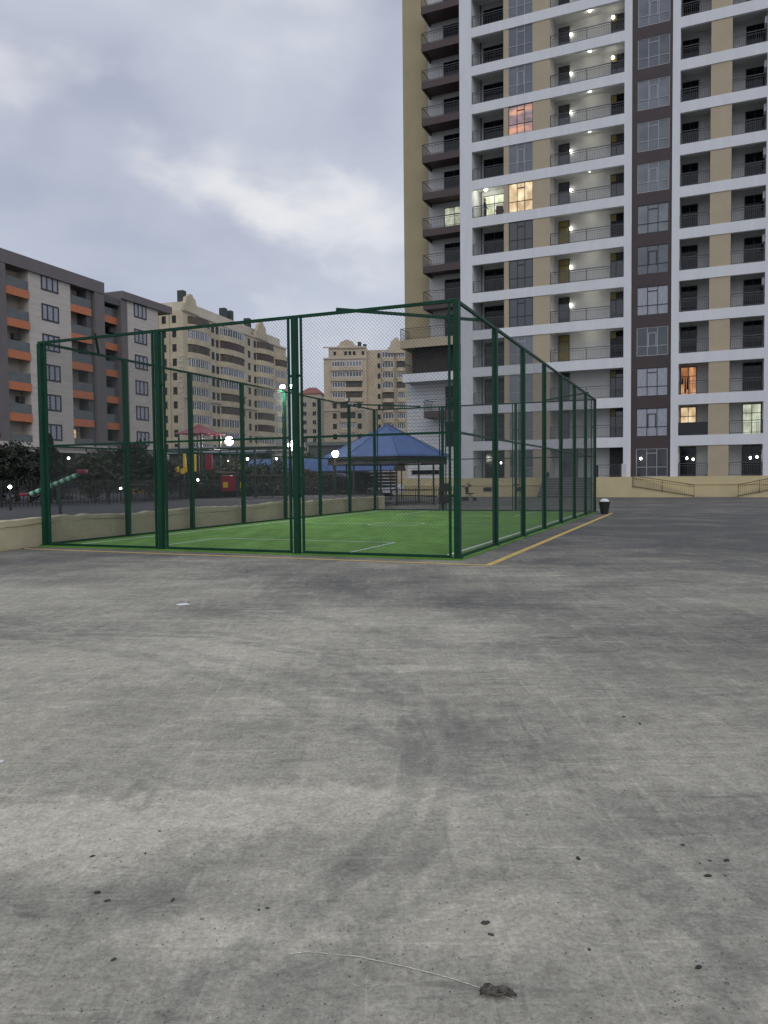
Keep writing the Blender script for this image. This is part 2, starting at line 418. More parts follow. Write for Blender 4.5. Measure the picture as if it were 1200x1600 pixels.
def panel(x0, y0, x1, y1, framed, loc_w, key, cache={}):
    d = Vector((x1-x0, y1-y0)); ln = d.length; ang = math.atan2(d.y, d.x)
    if key not in cache:
        f = MB(); t = .022
        if framed:
            g_ = .15 
            f.box(g_-t, g_+t, -t, t, .036, H); f.box(ln-g_-t, ln-g_+t, -t, t, .036, H)
            a, b_ = g_+t, ln-g_-t
            for zz in (1.23, 3.75):
                f.box(PW, g_-t, -.015, .015, zz, zz+.05); f.box(ln-g_+t, ln-PW, -.015, .015, zz, zz+.05)
        else:
            a, b_ = PW, ln-PW
        f.box(a, b_, -t, t, .036, .09); f.box(a, b_, -.018, .018, 2.46, 2.505)
        if not framed: f.box(a, a+.02, -.014, .014, .09, 2.46); f.box(b_-.02, b_, -.014, .014, .09, 2.46)
        wm = wires(b_-a, H-.09)
        cache[key] = (f, wm, a)
        fo = f.build('fence_panel', M['green_paint'], cage)
        wo = wm.build('wire_mesh', M['wire'], fo, loc=(a,0,.09))
        cache[key] = fo
        o = fo
    else:
        o = dup(cache[key], cage)
    o.location = (x0,y0,0); o.rotation_euler = (0,0,ang)
    return o
for i in range(3):
    panel(bx[i],0,bx[i+1],0,True,None,'short'); panel(bx[i],LN,bx[i+1],LN,True,None,'short')
for i in range(7):
    panel(0,by[i],0,by[i+1],False,None,'long'); panel(-W,by[i],-W,by[i+1],False,None,'long')
t = .03
tr = MB(); tr.box(-W-.06,.06,-t,t,H,H+.06); tr.build('top_rail', M['green_paint'], cage)
tr = MB(); tr.box(-W-.06,.06,LN-t,LN+t,H,H+.06); tr.build('top_rail', M['green_paint'], cage)
for x in (0,-W):
    tr = MB(); tr.box(x-t,x+t,t,LN-t,H,H+.058); tr.build('top_rail', M['green_paint'], cage)
for (xa,ya,xb,yb) in ((-2.55,-.02,.02,2.45),(-W+1.75,-.02,-W-.02,2.0),(-2.3,LN+.02,.02,LN-2.4),(-W+2.4,LN+.02,-W-.02,LN-2.4)):
    MB().bar((xa,ya,H+.095),(xb,yb,H+.095),.042,4).build('corner_brace', M['green_paint'], cage)
# floodlights on the far-left posts
def flood(x, y, lit, dx):
    f = MB(); f.box(x-.12+dx,x+.12+dx,y-.05,y+.05,H+.14,H+.30); f.box(x-.02+dx,x+.02+dx,y-.02,y+.02,H+.0,H+.15)
    o = f.build('floodlight', M['black'], cage)
    q = MB(); q.box(x-.09+dx,x+.09+dx,y-.075,y-.052,H+.16,H+.28); q.build('lens', M['lamp_hot'] if lit else M['foam'], o)
flood(-W+.1, by[4], True, -.12); flood(-W+.1, by[4], True, .22)
flood(-W+.1, by[6]-.4, False, .0)
# two meter boxes on the far posts
for z0, z1 in ((.95,1.35),(.40,.80)):
    bxm = MB(); bxm.box(-W*2/3-.12,-W*2/3+.40,LN-.20,LN-.066,z0,z1); bxm.build('meter_box', M['black'], cage, bevel=.01)

# ------------------------------------------------------------------ retaining wall
rw = thing('retaining_wall', c2w(-10.85,-12,0), -CY, 'long low beige rendered wall behind the left side of the court', 'wall')
random.seed(3)
body = MB(); n = 150; L0 = 34.6
vs = []; 
for i in range(n+1):
    y = L0*i/n
    zt_ = .70 + .025*math.sin(y*1.1) + random.uniform(-.018,.018) + (.03 if random.random() < .08 else 0)
    lip = .02 + .012*math.sin(y*2.3)
    zl = zt_-.16-.03*math.sin(y*.7+1)
    vs.append([(0,y,0),(0,y,zl),(lip,y,zl+.015),(lip,y,zt_-.02),(-.05,y,zt_),(-.24,y,zt_-.01),(-.24,y,0)])
m_ = len(vs[0])
flat = [p for r in vs for p in r]; fc = []
for i in range(n):
    for j in range(m_-1):
        a = i*m_+j; fc.append((a, a+1, a+m_+1, a+m_))
fc.append(tuple(range(m_))); fc.append(tuple(n*m_+j for j in reversed(range(m_))))
body._add(flat, fc); body.build('wall_body', M['retain'], rw)

# ------------------------------------------------------------------ windows (local: u right, v inward, z up)
def window(parent, u0, u1, z0, z1, v, fm, gm, cols=(0,1), rows=(0,1), extra=None, name='window', T=None, t=.05, src=None):
    f = MB(T); d0, d1 = v-.05, v+.03
    U = [u0+(u1-u0)*c for c in cols]; Z = [z0+(z1-z0)*r for r in rows]
    for i, u in enumerate(U):
        a = u if i == 0 else (u-t if i == len(U)-1 else u-t/2)
        f.box(a, a+t, d0, d1, z0, z1)
    for i, z in enumerate(Z):
        a = z if i == 0 else (z-t if i == len(Z)-1 else z-t/2)
        for j in range(len(U)-1):
            ua = U[j]+(t if j == 0 else t/2); ub = U[j+1]-(t if j == len(U)-2 else t/2)
            f.box(ua, ub, d0+.003, d1, a, a+t)
    if extra:
        for (ua,ub,za,zb) in extra:
            f.box(u0+(u1-u0)*ua, u0+(u1-u0)*ub, d0+.006, d1, z0+(z1-z0)*za, z0+(z1-z0)*zb)
    fo = f.build(name, fm, parent)
    g_ = MB(T); g_.box(u0+.01,u1-.01,v-.012,v+.02,z0+.01,z1-.01)
    g_.build('pane', gm, fo)
    return fo
def railing_mb(u0, u1, v, z0, h=1.0, sp=.13, post_sp=2.6, T=None):
    m = MB(T); m.box(u0,u1,v-.025,v+.025,z0+h-.05,z0+h); m.box(u0,u1,v-.015,v+.015,z0+.08,z0+.115); m.box(u0,u1,v-.015,v+.015,z0+h-.2,z0+h-.175)
    k = max(1, round((u1-u0)/post_sp))
    for i in range(k+1):
        u = u0+(u1-u0)*i/k; m.box(u-.022,u+.022,v-.028,v+.022,z0,z0+h-.05)
    n = int((u1-u0)/sp)
    for i in range(1,n):
        u = u0+(u1-u0)*i/n; m.box(u-.008,u+.008,v-.008,v+.008,z0+.115,z0+h-.2)
    return m

# ------------------------------------------------------------------ the apartment tower
tower = thing('apartment_tower', tuple(TO), -TYAW, 'tall white and beige apartment tower with brown glazed strip and open balconies', 'apartment building')
ST = 3.0835; Z0 = 1.55; NF = 14; TOP = Z0+NF*ST
zk = [Z0+ST*k for k in range(NF)]
BH = 2.31
wf = MB()
for a, b_ in ((-.88,.16),(12.30,12.86),(15.75,16.29),(22.08,23.3)):
    wf.box(a,b_,0,2.2,Z0,TOP+.6)
for k in range(NF):
    z = zk[k]
    for a, b_ in ((.16,12.30),(16.29,22.08)):
        wf.box(a,b_,0,.26,z+BH,z+ST)
wf.build('white_frame', M['white'], tower)
sl = MB()
for k in range(NF):
    z = zk[k]
    for a, b_ in ((.16,2.85),(6.61,12.30),(16.29,18.38),(19.80,22.08)):
        sl.box(a,b_,.26,2.0,z+ST-.32,z+ST-.01)
for a, b_ in ((.16,2.85),(6.61,12.30),(16.29,18.38),(19.80,22.08)):
    sl.box(a,b_,2.0,2.2,Z0,TOP)
    sl.box(a,b_,.26,2.0,Z0-.25,Z0-.01)
for a, b_ in ((2.85,3.25),(5.25,6.61),(18.38,19.80)):
    sl.box(a+.003,b_-.003,.30,2.2,Z0,TOP)
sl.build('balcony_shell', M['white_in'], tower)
bp_ = MB()
for a, b_ in ((2.85,3.25),(5.25,6.61),(18.38,19.80)): bp_.box(a,b_,.06,.30,Z0,TOP)
bp_.build('beige_panel', M['beige'], tower)
br = MB()
br.box(12.86,13.26,.10,.5,Z0,TOP+.4); br.box(15.55,15.75,.10,.5,Z0,TOP+.4)
for k in range(NF): br.box(13.26,15.55,.10,.5,zk[k]+2.16,zk[k]+ST)
br.build('brown_strip', M['brown'], tower)
ws = MB()
ws.box(-4.40,-.88,2.0,2.2,10.2,TOP)
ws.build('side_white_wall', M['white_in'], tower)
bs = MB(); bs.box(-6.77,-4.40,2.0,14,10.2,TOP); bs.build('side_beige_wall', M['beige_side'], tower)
lb = MB(); lb.box(-6.62,-.88,2.0,14,Z0,10.2); lb.build('side_lower_wall', M['siding'], tower)
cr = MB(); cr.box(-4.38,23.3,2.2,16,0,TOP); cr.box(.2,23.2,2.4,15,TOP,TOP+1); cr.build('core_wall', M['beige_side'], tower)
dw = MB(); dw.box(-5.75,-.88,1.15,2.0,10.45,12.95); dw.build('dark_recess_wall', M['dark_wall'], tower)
# terraces and brown balconies on the left
def fascia(u0, u1, za, zb, m, name, deep=2.0, floor=True):
    f = MB(); f.box(u0,u1,-.02,.12,za,zb); f.box(u0,u0+.14,.12,deep,za,zb)
    f.box(u0+.14,u1,.12,deep,za+.22,za+.40)
    return f.build(name, m, tower)
fascia(-6.40,-.88,12.89,13.61,M['beige'],'terrace_slab')
fascia(-6.22,-.88,9.95,10.66,M['white'],'terrace_slab')
b0 = fascia(-4.24,-.88,-.93,-.34,M['brown_slab'],'balcony_slab'); b0.location = (0,0,zk[5])
r0 = MB(); 
for _ in (0,):
    rr_ = railing_mb(-4.24,-.90,.05,0,.98)
    rr_.T = None
    # return railing along the left end
    for i in range(14):
        v = .1+1.85*i/13; rr_.box(-4.20,-4.185,v-.008,v+.008,.1,.8)
    rr_.box(-4.215,-4.165,.08,1.98,.93,.98)
r0 = rr_.build('railing', M['rail'], tower, loc=(0,0,zk[5]-.34))
for k in list(range(6,NF))+[2]:
    dup(b0, tower, (0,0,zk[k])); dup(r0, tower, (0,0,zk[k]-.34))
rl = railing_mb(-6.38,-.9,.05,0,1.0)
for i in range(14):
    v = .1+1.85*i/13; rl.box(-6.35,-6.335,v-.008,v+.008,.1,.8)
rl.box(-6.37,-6.32,.08,1.98,.95,1.0)
r1 = rl.build('railing', M['rail'], tower, loc=(0,0,13.61))
rl = MB(); 
rl.box(-6.2,-6.15,.05,1.98,.95,1.0)
for i in range(12):
    v = .1+1.85*i/11; rl.box(-6.18,-6.165,v-.01,v+.01,0,.95)
rl.build('railing', M['rail'], tower, loc=(0,0,10.66))
w0 = None
for k in range(1,NF):
    if k in (3,): continue
    gm = M['lit_pale'] if k == 7 else M['glass_d']
    if k in (7,) or w0 is None or k == 4:
        o = window(tower,-2.95,-1.15,0,2.15,1.97,M['frame_d'],gm,(0,.5,1),(0,.7,1),name='side_window'); o.location = (0,0,zk[k]-.25)
        if k != 7: w0 = o
    else: dup(w0, tower, (0,0,zk[k]-.25))
sw = MB(); 
window(tower,-6.2,-3.6,1.95,2.32,1.97,M['frame_d'],M['glass_d'],(0,.5,1),(0,1),name='side_window')
# glazed column 1 and brown column
WC = (0,.35,.66,1)
cache = {}
def rep(key, k, make):
    if key not in cache:
        o = make(); cache[key] = o
    else: o = dup(cache[key], tower)
    o.location = (0,0,zk[k]); return o
for k in range(NF):
    if k == 7: key = 'w_lit'; gm, fm = M['lit_warm'], M['frame_d']
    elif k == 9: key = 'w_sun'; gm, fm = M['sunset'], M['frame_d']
    elif k in (4,5,6): key = 'w_dark'; gm, fm = M['glass_m'], M['frame_d']
    else: key = 'w_grey'; gm, fm = M['glass'], M['frame_l']
    ex = [(.35,.66,.80,.835)] if k not in (8,10) else [(.37,.40,.30,.80),(.61,.64,.30,.80),(.37,.64,.78,.81)]
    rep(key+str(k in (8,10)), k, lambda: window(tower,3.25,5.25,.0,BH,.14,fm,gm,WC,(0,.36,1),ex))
    if k in (1,2,4): key = 's_cur'; gm, fm = M['curtain'], M['frame_d']
    elif k == 3: key = 's_dl'; gm, fm = M['glass_m'], M['frame_l']
    elif k == 0: key = 's_d'; gm, fm = M['glass_m'], M['frame_l']
    else: key = 's_grey'; gm, fm = M['glass'], M['frame_l']
    if k in (5,6): key = 's_mixed'; fm = M['frame_d']
    ex = [(.36,.39,.30,.80),(.60,.63,.30,.80),(.36,.63,.78,.81)] if k % 2 else [(.34,.66,.82,.85)]
    rep(key+str(k%2), k, lambda: window(tower,13.26,15.55,.0,2.16,.17,fm,gm,(0,.34,.66,1),(0,.34,1),ex,name='stair_window'))
# balcony doors and railings
for k in range(NF):
    # bay 1
    if k != 7:
        rep('d1', k, lambda: window(tower,.62,2.66,.02,2.30,1.96,M['frame_d'],M['glass_d'],(0,.45,1),(0,.68,1),name='balcony_door'))
    else:
        rep('d1lit', k, lambda: window(tower,.62,2.66,.02,2.35,1.96,M['frame_d'],M['lit_pale'],(0,.45,1),(0,.68,1),name='balcony_door'))
    rep('r1', k, lambda: railing_mb(.20,2.82,.16,0,1.0).build('railing', M['rail'], tower))
    rep('p1', k, lambda: MB().bar((.42,1.86,0),(.42,1.86,2.75),.05,8).build('drain_pipe', M['rail'], tower))
    # corridor bay
    if k > 0:
        rep('r2', k, lambda: railing_mb(6.65,12.26,.16,0,1.0).build('railing', M['rail'], tower))
        dk = 'da' if k in (3,5,6) else 'db'
        rep(dk, k, lambda: window(tower,6.92,7.82,.02,2.42,1.96,M['frame_d'],M['yellow_door'] if dk == 'da' else M['glass_m'],(0,1),(0,.78,1),name='corridor_door'))
        dk2 = 'dc' if k % 3 else 'dd'
        rep(dk2, k, lambda: window(tower,11.05,12.08,.02,2.42,1.96,M['frame_d'],M['glass_m'] if dk2 == 'dc' else M['glass_d'],(0,.42,1),(0,.74,1),name='corridor_door'))
        dl = MB(); 
        rep('tl', k, lambda: MB().box(11.10,11.48,1.86,1.90,1.84,2.34).build('transom_panel', M['yellow_door'], tower))
    # bays A and B
    if k == 2: ka, ga = 'aO', M['lit_orange']
    elif k == 1: ka, ga = 'aL', M['lit_warm']
    else: ka, ga = 'aD', M['glass_d']
    rep(ka, k, lambda: window(tower,16.34,17.50,.02,2.28,1.96,M['frame_d'],ga,(0,.5,1),(0,.68,1),name='balcony_door'))
    kb, gb = ('bL', M['lit_pale']) if k == 1 else ('bD', M['glass_d'])
    rep(kb, k, lambda: window(tower,20.72,22.02,.02,2.32,1.96,M['frame_d'],gb,(0,.5,1),(0,.70,1),name='balcony_door'))
    if k != 1: rep('ra', k, lambda: railing_mb(16.33,18.35,.16,0,1.0).build('railing', M['rail'], tower))
    else:
        pb = MB(); pb.box(16.30,18.36,.14,.20,zk[1],zk[1]+.98); pb.build('balcony_screen', M['black'], tower)
    rep('rb', k, lambda: railing_mb(19.84,22.04,.16,0,1.0).build('railing', M['rail'], tower))
    if k in (4,5,6,8,9,10,11,12): rep('ac', k, lambda: MB().box(2.62,2.84,.9,1.6,1.35,1.95).build('air_conditioner', M['ac'], tower))
    if k in (4,5,6,7,8,9,10,11,12): rep('acb', k, lambda: MB().box(21.9,22.07,.5,1.2,1.55,2.05).build('air_conditioner', M['ac'], tower))
# lamps in the corridor balconies (lit in the photo)
for k in range(3,NF):
    rep('cl', k, lambda: MB().ball((9.55,1.0,2.66),.13,10,.6).build('ceiling_lamp', M['lamp'], tower))
    ld = bpy.data.lights.new('ceiling_lamp_light','POINT'); ld.energy = 6; ld.color = (1,.95,.80); ld.shadow_soft_size = .15
    lo = bpy.data.objects.new('ceiling_lamp_light', ld); COL.objects.link(lo); lo.parent = tower; lo.location = (9.55,1.0,zk[k]+2.45)
for k in (4,5,6,7,8,9,10,11,12): rep('wl', k, lambda: MB().ball((7.92,1.86,1.72),.085,8,1.3).build('wall_lamp_or_glint', M['lamp'], tower))
for k in (10,11,12,13): rep('wl2', k, lambda: MB().ball((11.2,1.80,2.2),.12,8,1.0).build('wall_lamp_or_glint', M['lamp'], tower))
# lit balcony on the eighth floor, bay 1
MB().ball((1.05,1.0,zk[7]+2.55),.16,10,.6).build('ceiling_lamp', M['lamp'], tower)
ld = bpy.data.lights.new('balcony_lamp_light','POINT'); ld.energy = 30; ld.color = (.97,1,.84); ld.shadow_soft_size = .2
lo = bpy.data.objects.new('balcony_lamp_light', ld); COL.objects.link(lo); lo.parent = tower; lo.location = (1.2,.9,zk[7]+2.3)
# glowing balls imitating street-lamp reflections in the street-level panes; no lamps hang here
for (u, v, z) in ((13.62,.02,2.95),(16.85,1.84,2.95),(17.3,1.84,2.85),(21.3,1.84,2.9),(21.75,1.84,2.95),(2.05,1.84,2.85)):
    MB().ball((u,v,z),.08,8,1.3).build('wall_lamp_or_glint', M['lamp'], tower)
# plinth with ledge, vents, ramp walls, doors
ph = MB()
ph.box(-6.8,6.1,-.12,.0,0,Z0); ph.box(-6.8,6.1,-.18,-.12,.92,1.02); ph.box(-6.8,6.1,0.0,2.0,0,Z0-.26)
ph.box(10.2,23.3,-.12,.0,0,Z0); ph.box(17.0,23.3,-.18,-.12,.92,1.02)
ph.box(10.2,13.2,-1.45,-.12,0,Z0)
ph.build('plinth', M['plinth'], tower)
rm = MB()
rm._add([(13.2,-1.45,0),(17.6,-1.45,0),(17.6,-1.45,.12),(13.2,-1.45,Z0),(13.2,-.19,0),(17.6,-.19,0),(17.6,-.19,.12),(13.2,-.19,Z0)],
        [(0,1,2,3),(5,4,7,6),(3,2,6,7),(1,5,6,2),(0,4,5,1),(0,3,7,4)])
rm._add([(20.4,-1.45,0),(23.3,-1.45,0),(23.3,-1.45,1.15),(20.4,-1.45,.12),(20.4,-.19,0),(23.3,-.19,0),(23.3,-.19,1.15),(20.4,-.19,.12)],
        [(0,1,2,3),(5,4,7,6),(3,2,6,7),(1,5,6,2),(0,4,5,1),(0,3,7,4)])
rm.build('ramp', M['plinth'], tower)
def slope_rail(u0, z0, u1, z1, v):
    m = MB(); 
    m.bar((u0,v,z0+.92),(u1,v,z1+.92),.03,6); m.bar((u0,v,z0+.12),(u1,v,z1+.12),.02,6); m.bar((u0,v,z0+.75),(u1,v,z1+.75),.015,6)
    n = int((u1-u0)/.13)
    for i in range(n+1):
        t_ = i/n; u = u0+(u1-u0)*t_; z = z0+(z1-z0)*t_; r = .03 if i in (0,n//2,n) else .009
        m.bar((u,v,z),(u,v,z+.92),r,4)
    return m
M['bronze'] = mat('brown_railing_metal', (.09,.07,.05), .5, .1, 5)
slope_rail(13.2,.72,17.5,-.02+.02,-1.5).build('ramp_railing', M['bronze'], tower)
slope_rail(20.45,.0,23.3,.62,-1.5).build('ramp_railing', M['bronze'], tower)
for u0, u1 in ((1.1,1.8),(3.77,4.66)):
    vv = MB(); vv.box(u0,u1,-.16,-.121,.45,.78)
    for i in range(4): vv.box(u0,u1,-.20,-.16,.47+i*.08,.50+i*.08)
    vv.build('basement_vent', M['dark_wall'], tower)
ed = MB(); ed.box(11.12,12.10,1.85,1.99,Z0,Z0+2.5); ed.box(11.05,11.12,1.84,1.99,Z0,Z0+2.55); ed.box(12.10,12.17,1.84,1.99,Z0,Z0+2.55)
ed.build('entrance_door', M['black'], tower)
window(tower,7.2,8.5,Z0,Z0+2.5,1.96,M['frame_d'],M['glass_m'],(0,.5,1),(0,.8,1),name='entrance_door')
railing_mb(10.25,12.26,-1.35,Z0,.95).build('railing', M['rail'], tower)
MB().box(12.33,12.6,-1.2,-.9,Z0,Z0+1.0).build('meter_box', M['ac'], tower, bevel=.02)
MB().box(10.28,10.55,-1.1,-.8,Z0,Z0+.9).build('meter_box', M['black'], tower, bevel=.02)
# fine roof edge (above the frame)
# entrance stairs (a thing of their own)
stp = thing('entrance_stairs', tuple(TO), -TYAW, 'broad grey steps rising to the tower entrance between beige cheek walls', 'stairs')
s_ = MB()
rs_ = MB()
for i in range(8):
    zt_ = .194*(i+1)-(.004 if i == 7 else 0); ye = -2.55+.31*(i+1) if i < 7 else -.0
    rs_.box(6.13,10.17,-2.52+.31*i,ye-.001,0,zt_-.055)
    s_ = MB(); s_.box(6.12,10.18,-2.58+.31*i,ye,zt_-.055,zt_); s_.build('tread', M['stair'], stp)
rs_.build('risers', M['stone_dark'], stp)
pot = thing('planter_pot', tuple(TO + Vector((math.cos(TYAW)*6.35-math.sin(TYAW)*.1, -math.sin(TYAW)*6.35-math.cos(TYAW)*.1, Z0))), 0, 'dark planter with a small shrub at the top of the tower steps', 'planter')
MB().lathe([(.16,-.02),(.2,.1),(.26,.42),(.24,.42),(.2,.36)],12).build('pot', M['black'], pot)

# ------------------------------------------------------------------ foliage
def leaf_cards(m, n, fn, size):
    for _ in range(n):
        c = Vector(fn()); 
        d = Vector((random.gauss(0,1),random.gauss(0,1),random.gauss(0,.7))).normalized()
        s = d.cross(Vector((random.gauss(0,1),random.gauss(0,1),random.gauss(0,1)))).normalized()
        a = size*random.uniform(.6,1.4); b_ = a*.5
        m.quad(c-d*a, c+s*b_, c+d*a, c-s*b_)
def clumped(cx, cy, cz, rx, ry, rz, k=14, spread=.34):
    cl = []
    for _ in range(k):
        while True:
            p = Vector((random.uniform(-1,1),random.uniform(-1,1),random.uniform(-1,1)))
            if p.length < 1: break
        cl.append((p, random.uniform(.6,1.25)))
    def fn():
        p, s = random.choice(cl)
        q = p + Vector((random.gauss(0,1),random.gauss(0,1),random.gauss(0,1)))*spread*s*.62
        return (cx+q.x*rx*.8, cy+q.y*ry*.8, max(.06, cz+q.z*rz*.8))
    return fn
def tree(name, x, y, z, h, r, label, cat, leaf, n=2500, size=.09, trunk=None, conic=False, group=None, k=14, rz=None):
    t = thing(name, (x,y,z), random.uniform(0,6), label, cat, group)
    tk = MB(); th = h*.45 if trunk is None else trunk
    tk.bar((0,0,-.05),(.03,.02,th),.05+.012*h,7,.035)
    for i in range(6):
        a = i*1.05+random.random(); zz = th*random.uniform(.55,1)
        tk.bar((.02,.01,zz),(math.cos(a)*r*.6, math.sin(a)*r*.6, min(h*.9, zz+h*.28*random.uniform(.5,1.2))),.03,5,.01)
    tk.build('trunk', M['bark'], t)
    c = MB()
    if conic:
        def fn():
            u = random.random()**.7; zz = .12+u*(h-.12)
            rad = r*(1-u)**.8*(.75+.35*math.sin(zz*9+random.random()))*math.sqrt(random.random())
            a = random.uniform(0,6.283); return (rad*math.cos(a), rad*math.sin(a), zz)
        leaf_cards(c, n, fn, size)
    else:
        lo = h*.12 if trunk is None else trunk*.7
        cz = (h+lo)/2
        leaf_cards(c, n, clumped(0,0,cz,r,r,(h-lo)/2,k), size)
    c.build('crown', leaf, t)
    return t
random.seed(21)
G = .64
tree('conifer', -16.3, 31.5, G, 3.9, 1.5, 'dark conifer at the left edge behind the picket fence, tallest of the bushes', 'tree', M['leaf_dark'], 5200, .12, conic=True)
tree('conifer', -14.6, 33.6, G, 3.0, 1.15, 'dark conifer standing right of the tall one, beside the seesaw', 'tree', M['leaf_dark'], 3600, .11, conic=True)
shr = [(-13.4,35.6,2.3,1.2,'dark round shrub behind the seesaw and the picket fence'),
       (-12.6,38.2,2.9,1.5,'broad dark shrub left of the second court post'),
       (-11.4,37.6,2.4,1.2,'dark shrub right behind the second court post of the left side'),
       (-12.0,41.0,2.7,1.3,'dark shrub standing just left of the yellow slide'),
       (-17.5,36.5,2.8,1.6,'dark shrub behind the two conifers at the left edge')]
shr += [(-9.6,47.5,2.2,1.3,'dark bush behind the left half of the climbing structure'),
        (-7.4,48.5,2.4,1.4,'dark bush behind the right half of the climbing structure'),
        (-13.6,44.5,2.6,1.5,'dark bush left behind the yellow slide'),
        (-11.6,46.5,2.5,1.4,'dark bush behind the red roofed tower of the playground'),
        (-19.5,41,3.0,2.0,'wide dark bush under the cream wall strip of the orange balcony block'),
        (-15.5,43.0,2.8,1.7,'dark bush under the grey pier of the orange balcony block'),
        (-5.4,50.6,2.0,1.3,'dark bush at the left end of the clipped hedge')]
for x,y,h,r,lb_ in shr: tree('shrub', x,y,G,h,r,lb_,'shrub',M['leaf_dark'] if h > 2.35 else M['leaf_mid'],3600,.10)
far = [(-8.5,64,3.6,2.2,'olive tree under the beige block, right of the left big street lamp',M['leaf_mid']),
       (-4.6,68,4.2,2.2,'brown leafed tree right of the bright lamp between two beige blocks',M['leaf_dry']),
       (-6.8,70,4.6,2.4,'olive tree behind the lamp post on the court fence',M['leaf_mid']),
       (-3.2,64,3.9,1.8,'dry brown tree just left of the blue pavilion roof',M['leaf_dry']),
       (-12.5,66,3.4,2.4,'dark tree behind the red roofed play tower',M['leaf_mid']),
       (-22,66,4.0,3.0,'wide dark tree in front of the ground floor of the orange balcony block',M['leaf_dark']),
       (-28,62,4.2,2.8,'dark tree at the left corner of the orange balcony block',M['leaf_dark'])]
for x,y,h,r,lb_,lf in far: tree('tree', x,y,0,h,r,lb_,'tree',lf,2600,.15)

# ------------------------------------------------------------------ left apartment block (local: u along the facade away from the camera, v inward)
LY = .35949
blk = thing('apartment_block', (-34.3187,82.2827,0), math.pi/2-LY, 'six storey grey and cream apartment block with orange balcony fronts', 'apartment building')
w_ = MB(); w_.box(-4.05,1.76,0,1.6,5.6,22.9); w_.box(10.9,16.9,0,1.6,5.6,23.1); w_.build('light_wall', M['stone_light'], blk)
p_ = MB(); p_.box(-9.5,-7.1,-.25,1.6,5.6,22.9); p_.box(5.26,6.8,-.25,1.6,5.6,22.9); p_.box(9.8,10.9,-.1,1.6,5.6,23.1)
p_.box(-9.5,6.8,-.3,14,22.9,24.2); p_.box(9.8,19.4,-.35,12,23.1,24.0)
p_.build('grey_pier', M['stone_grey'], blk)
ba = MB(); ba.box(-9.5,16.85,1.6,14,0,22.9); ba.box(6.8,9.8,1.6,13,22.9,23.6)
ba.build('back_wall', M['stone_grey'], blk)
bi = MB()
for a, b_ in ((-7.1,-4.05),(1.76,5.26)): bi.box(a,b_,1.45,1.598,5.6,22.9)
bi.build('balcony_back_wall', M['stone_light'], blk)
bd = MB(); bd.box(6.8,9.8,1.4,1.598,5.6,22.9); bd.box(4.3,5.26,.1,1.45,5.6,22.9); bd.box(6.8,9.8,.0,1.4,22.2,22.9); bd.build('dark_recess', M['stone_dark'], blk)
cn = MB(); cn.box(-9.6,17.0,-.35,1.6,5.15,5.6); cn.box(-9.5,16.9,-.2,1.6,4.7,5.15); cn.build('cornice', M['stone_light'], blk)
gf = MB()
for i in range(8): gf.box(-9.4+i*3.7,-8.9+i*3.7,-.1,1.6,0,4.7)
gf.build('ground_floor_pier', M['stone_dark'], blk)
LB = {}
def lrep(key, make, loc):
    if key not in LB: LB[key] = make()
    else: LB[key+'_'] = dup(LB[key], blk)
    o = LB.get(key+'_') or LB[key]
    o = LB[key] if key+'_' not in LB else LB[key+'_']
    o.location = loc; return o
for j in range(6):
    z = 21.45-3.1*j
    key = 'wa' if j != 5 else 'wc'
    lrep(key, lambda: window(blk,-2.37,0,0,1.72,-.005,M['frame_d'],M['curtain'],(0,.33,.66,1),(0,1),name='window',t=.15), (0,0,z))
    lrep('wb', lambda: window(blk,12.24,14.6,0,1.72,-.005,M['frame_d'],M['curtain'],(0,.33,.66,1),(0,1),name='window',t=.15), (0,0,z))
for k in range(6):
    zb = 7.66+3.1*(k-1)+.0
    zf = 7.66+3.1*k-3.1
    # orange fronts above floor k
    for n_, (a,b_) in enumerate(((-7.1,-4.05),(1.76,4.9),(6.8,9.8))):
        if k > 0:
            v0 = (-.12,-.06,.5)[n_]
            lrep('or%d' % n_, lambda: MB().box(a+.003,b_-.003,v0,v0+.14,0,.80).build('balcony_front', M['orange'], blk), (0,0,zb))
            lrep('sl%d' % n_, lambda: MB().box(a+.003,b_-.003,v0+.14,1.45,.0,.22).build('balcony_floor', M['stone_light'], blk), (0,0,zb+.45))
        gh = (0,0,zb+.80)
        v0 = (-.05,.0,.56)[n_]
        lrep('gl%d' % n_, lambda: MB().box(a+.05,b_-.05,v0,v0+.03,.02,.98).build('glass_railing', M['rail_glass'], blk), gh)
        gm = M['glass_d']
        if n_ == 1 and k == 0:
            window(blk,a+.1,a+1.9,zb+.82,zb+2.9,1.42,M['frame_d'],M['lit_warm'],(0,.5,1),(0,.7,1),name='balcony_door')
        else:
            lrep('dr%d' % n_, lambda: window(blk,a+.15,a+(1.35 if n_ != 2 else 2.6),.02,2.05,1.36,M['frame_d'],gm,(0,.5,1),(0,1),name='balcony_door'), gh)
for j, (u, z) in enumerate(((-5.2,16.0),(-4.8,9.7),(9.2,19.1))):
    MB().box(u,u+.8,.9,1.3,z,z+.6).build('air_conditioner', M['stone_dark'], blk)

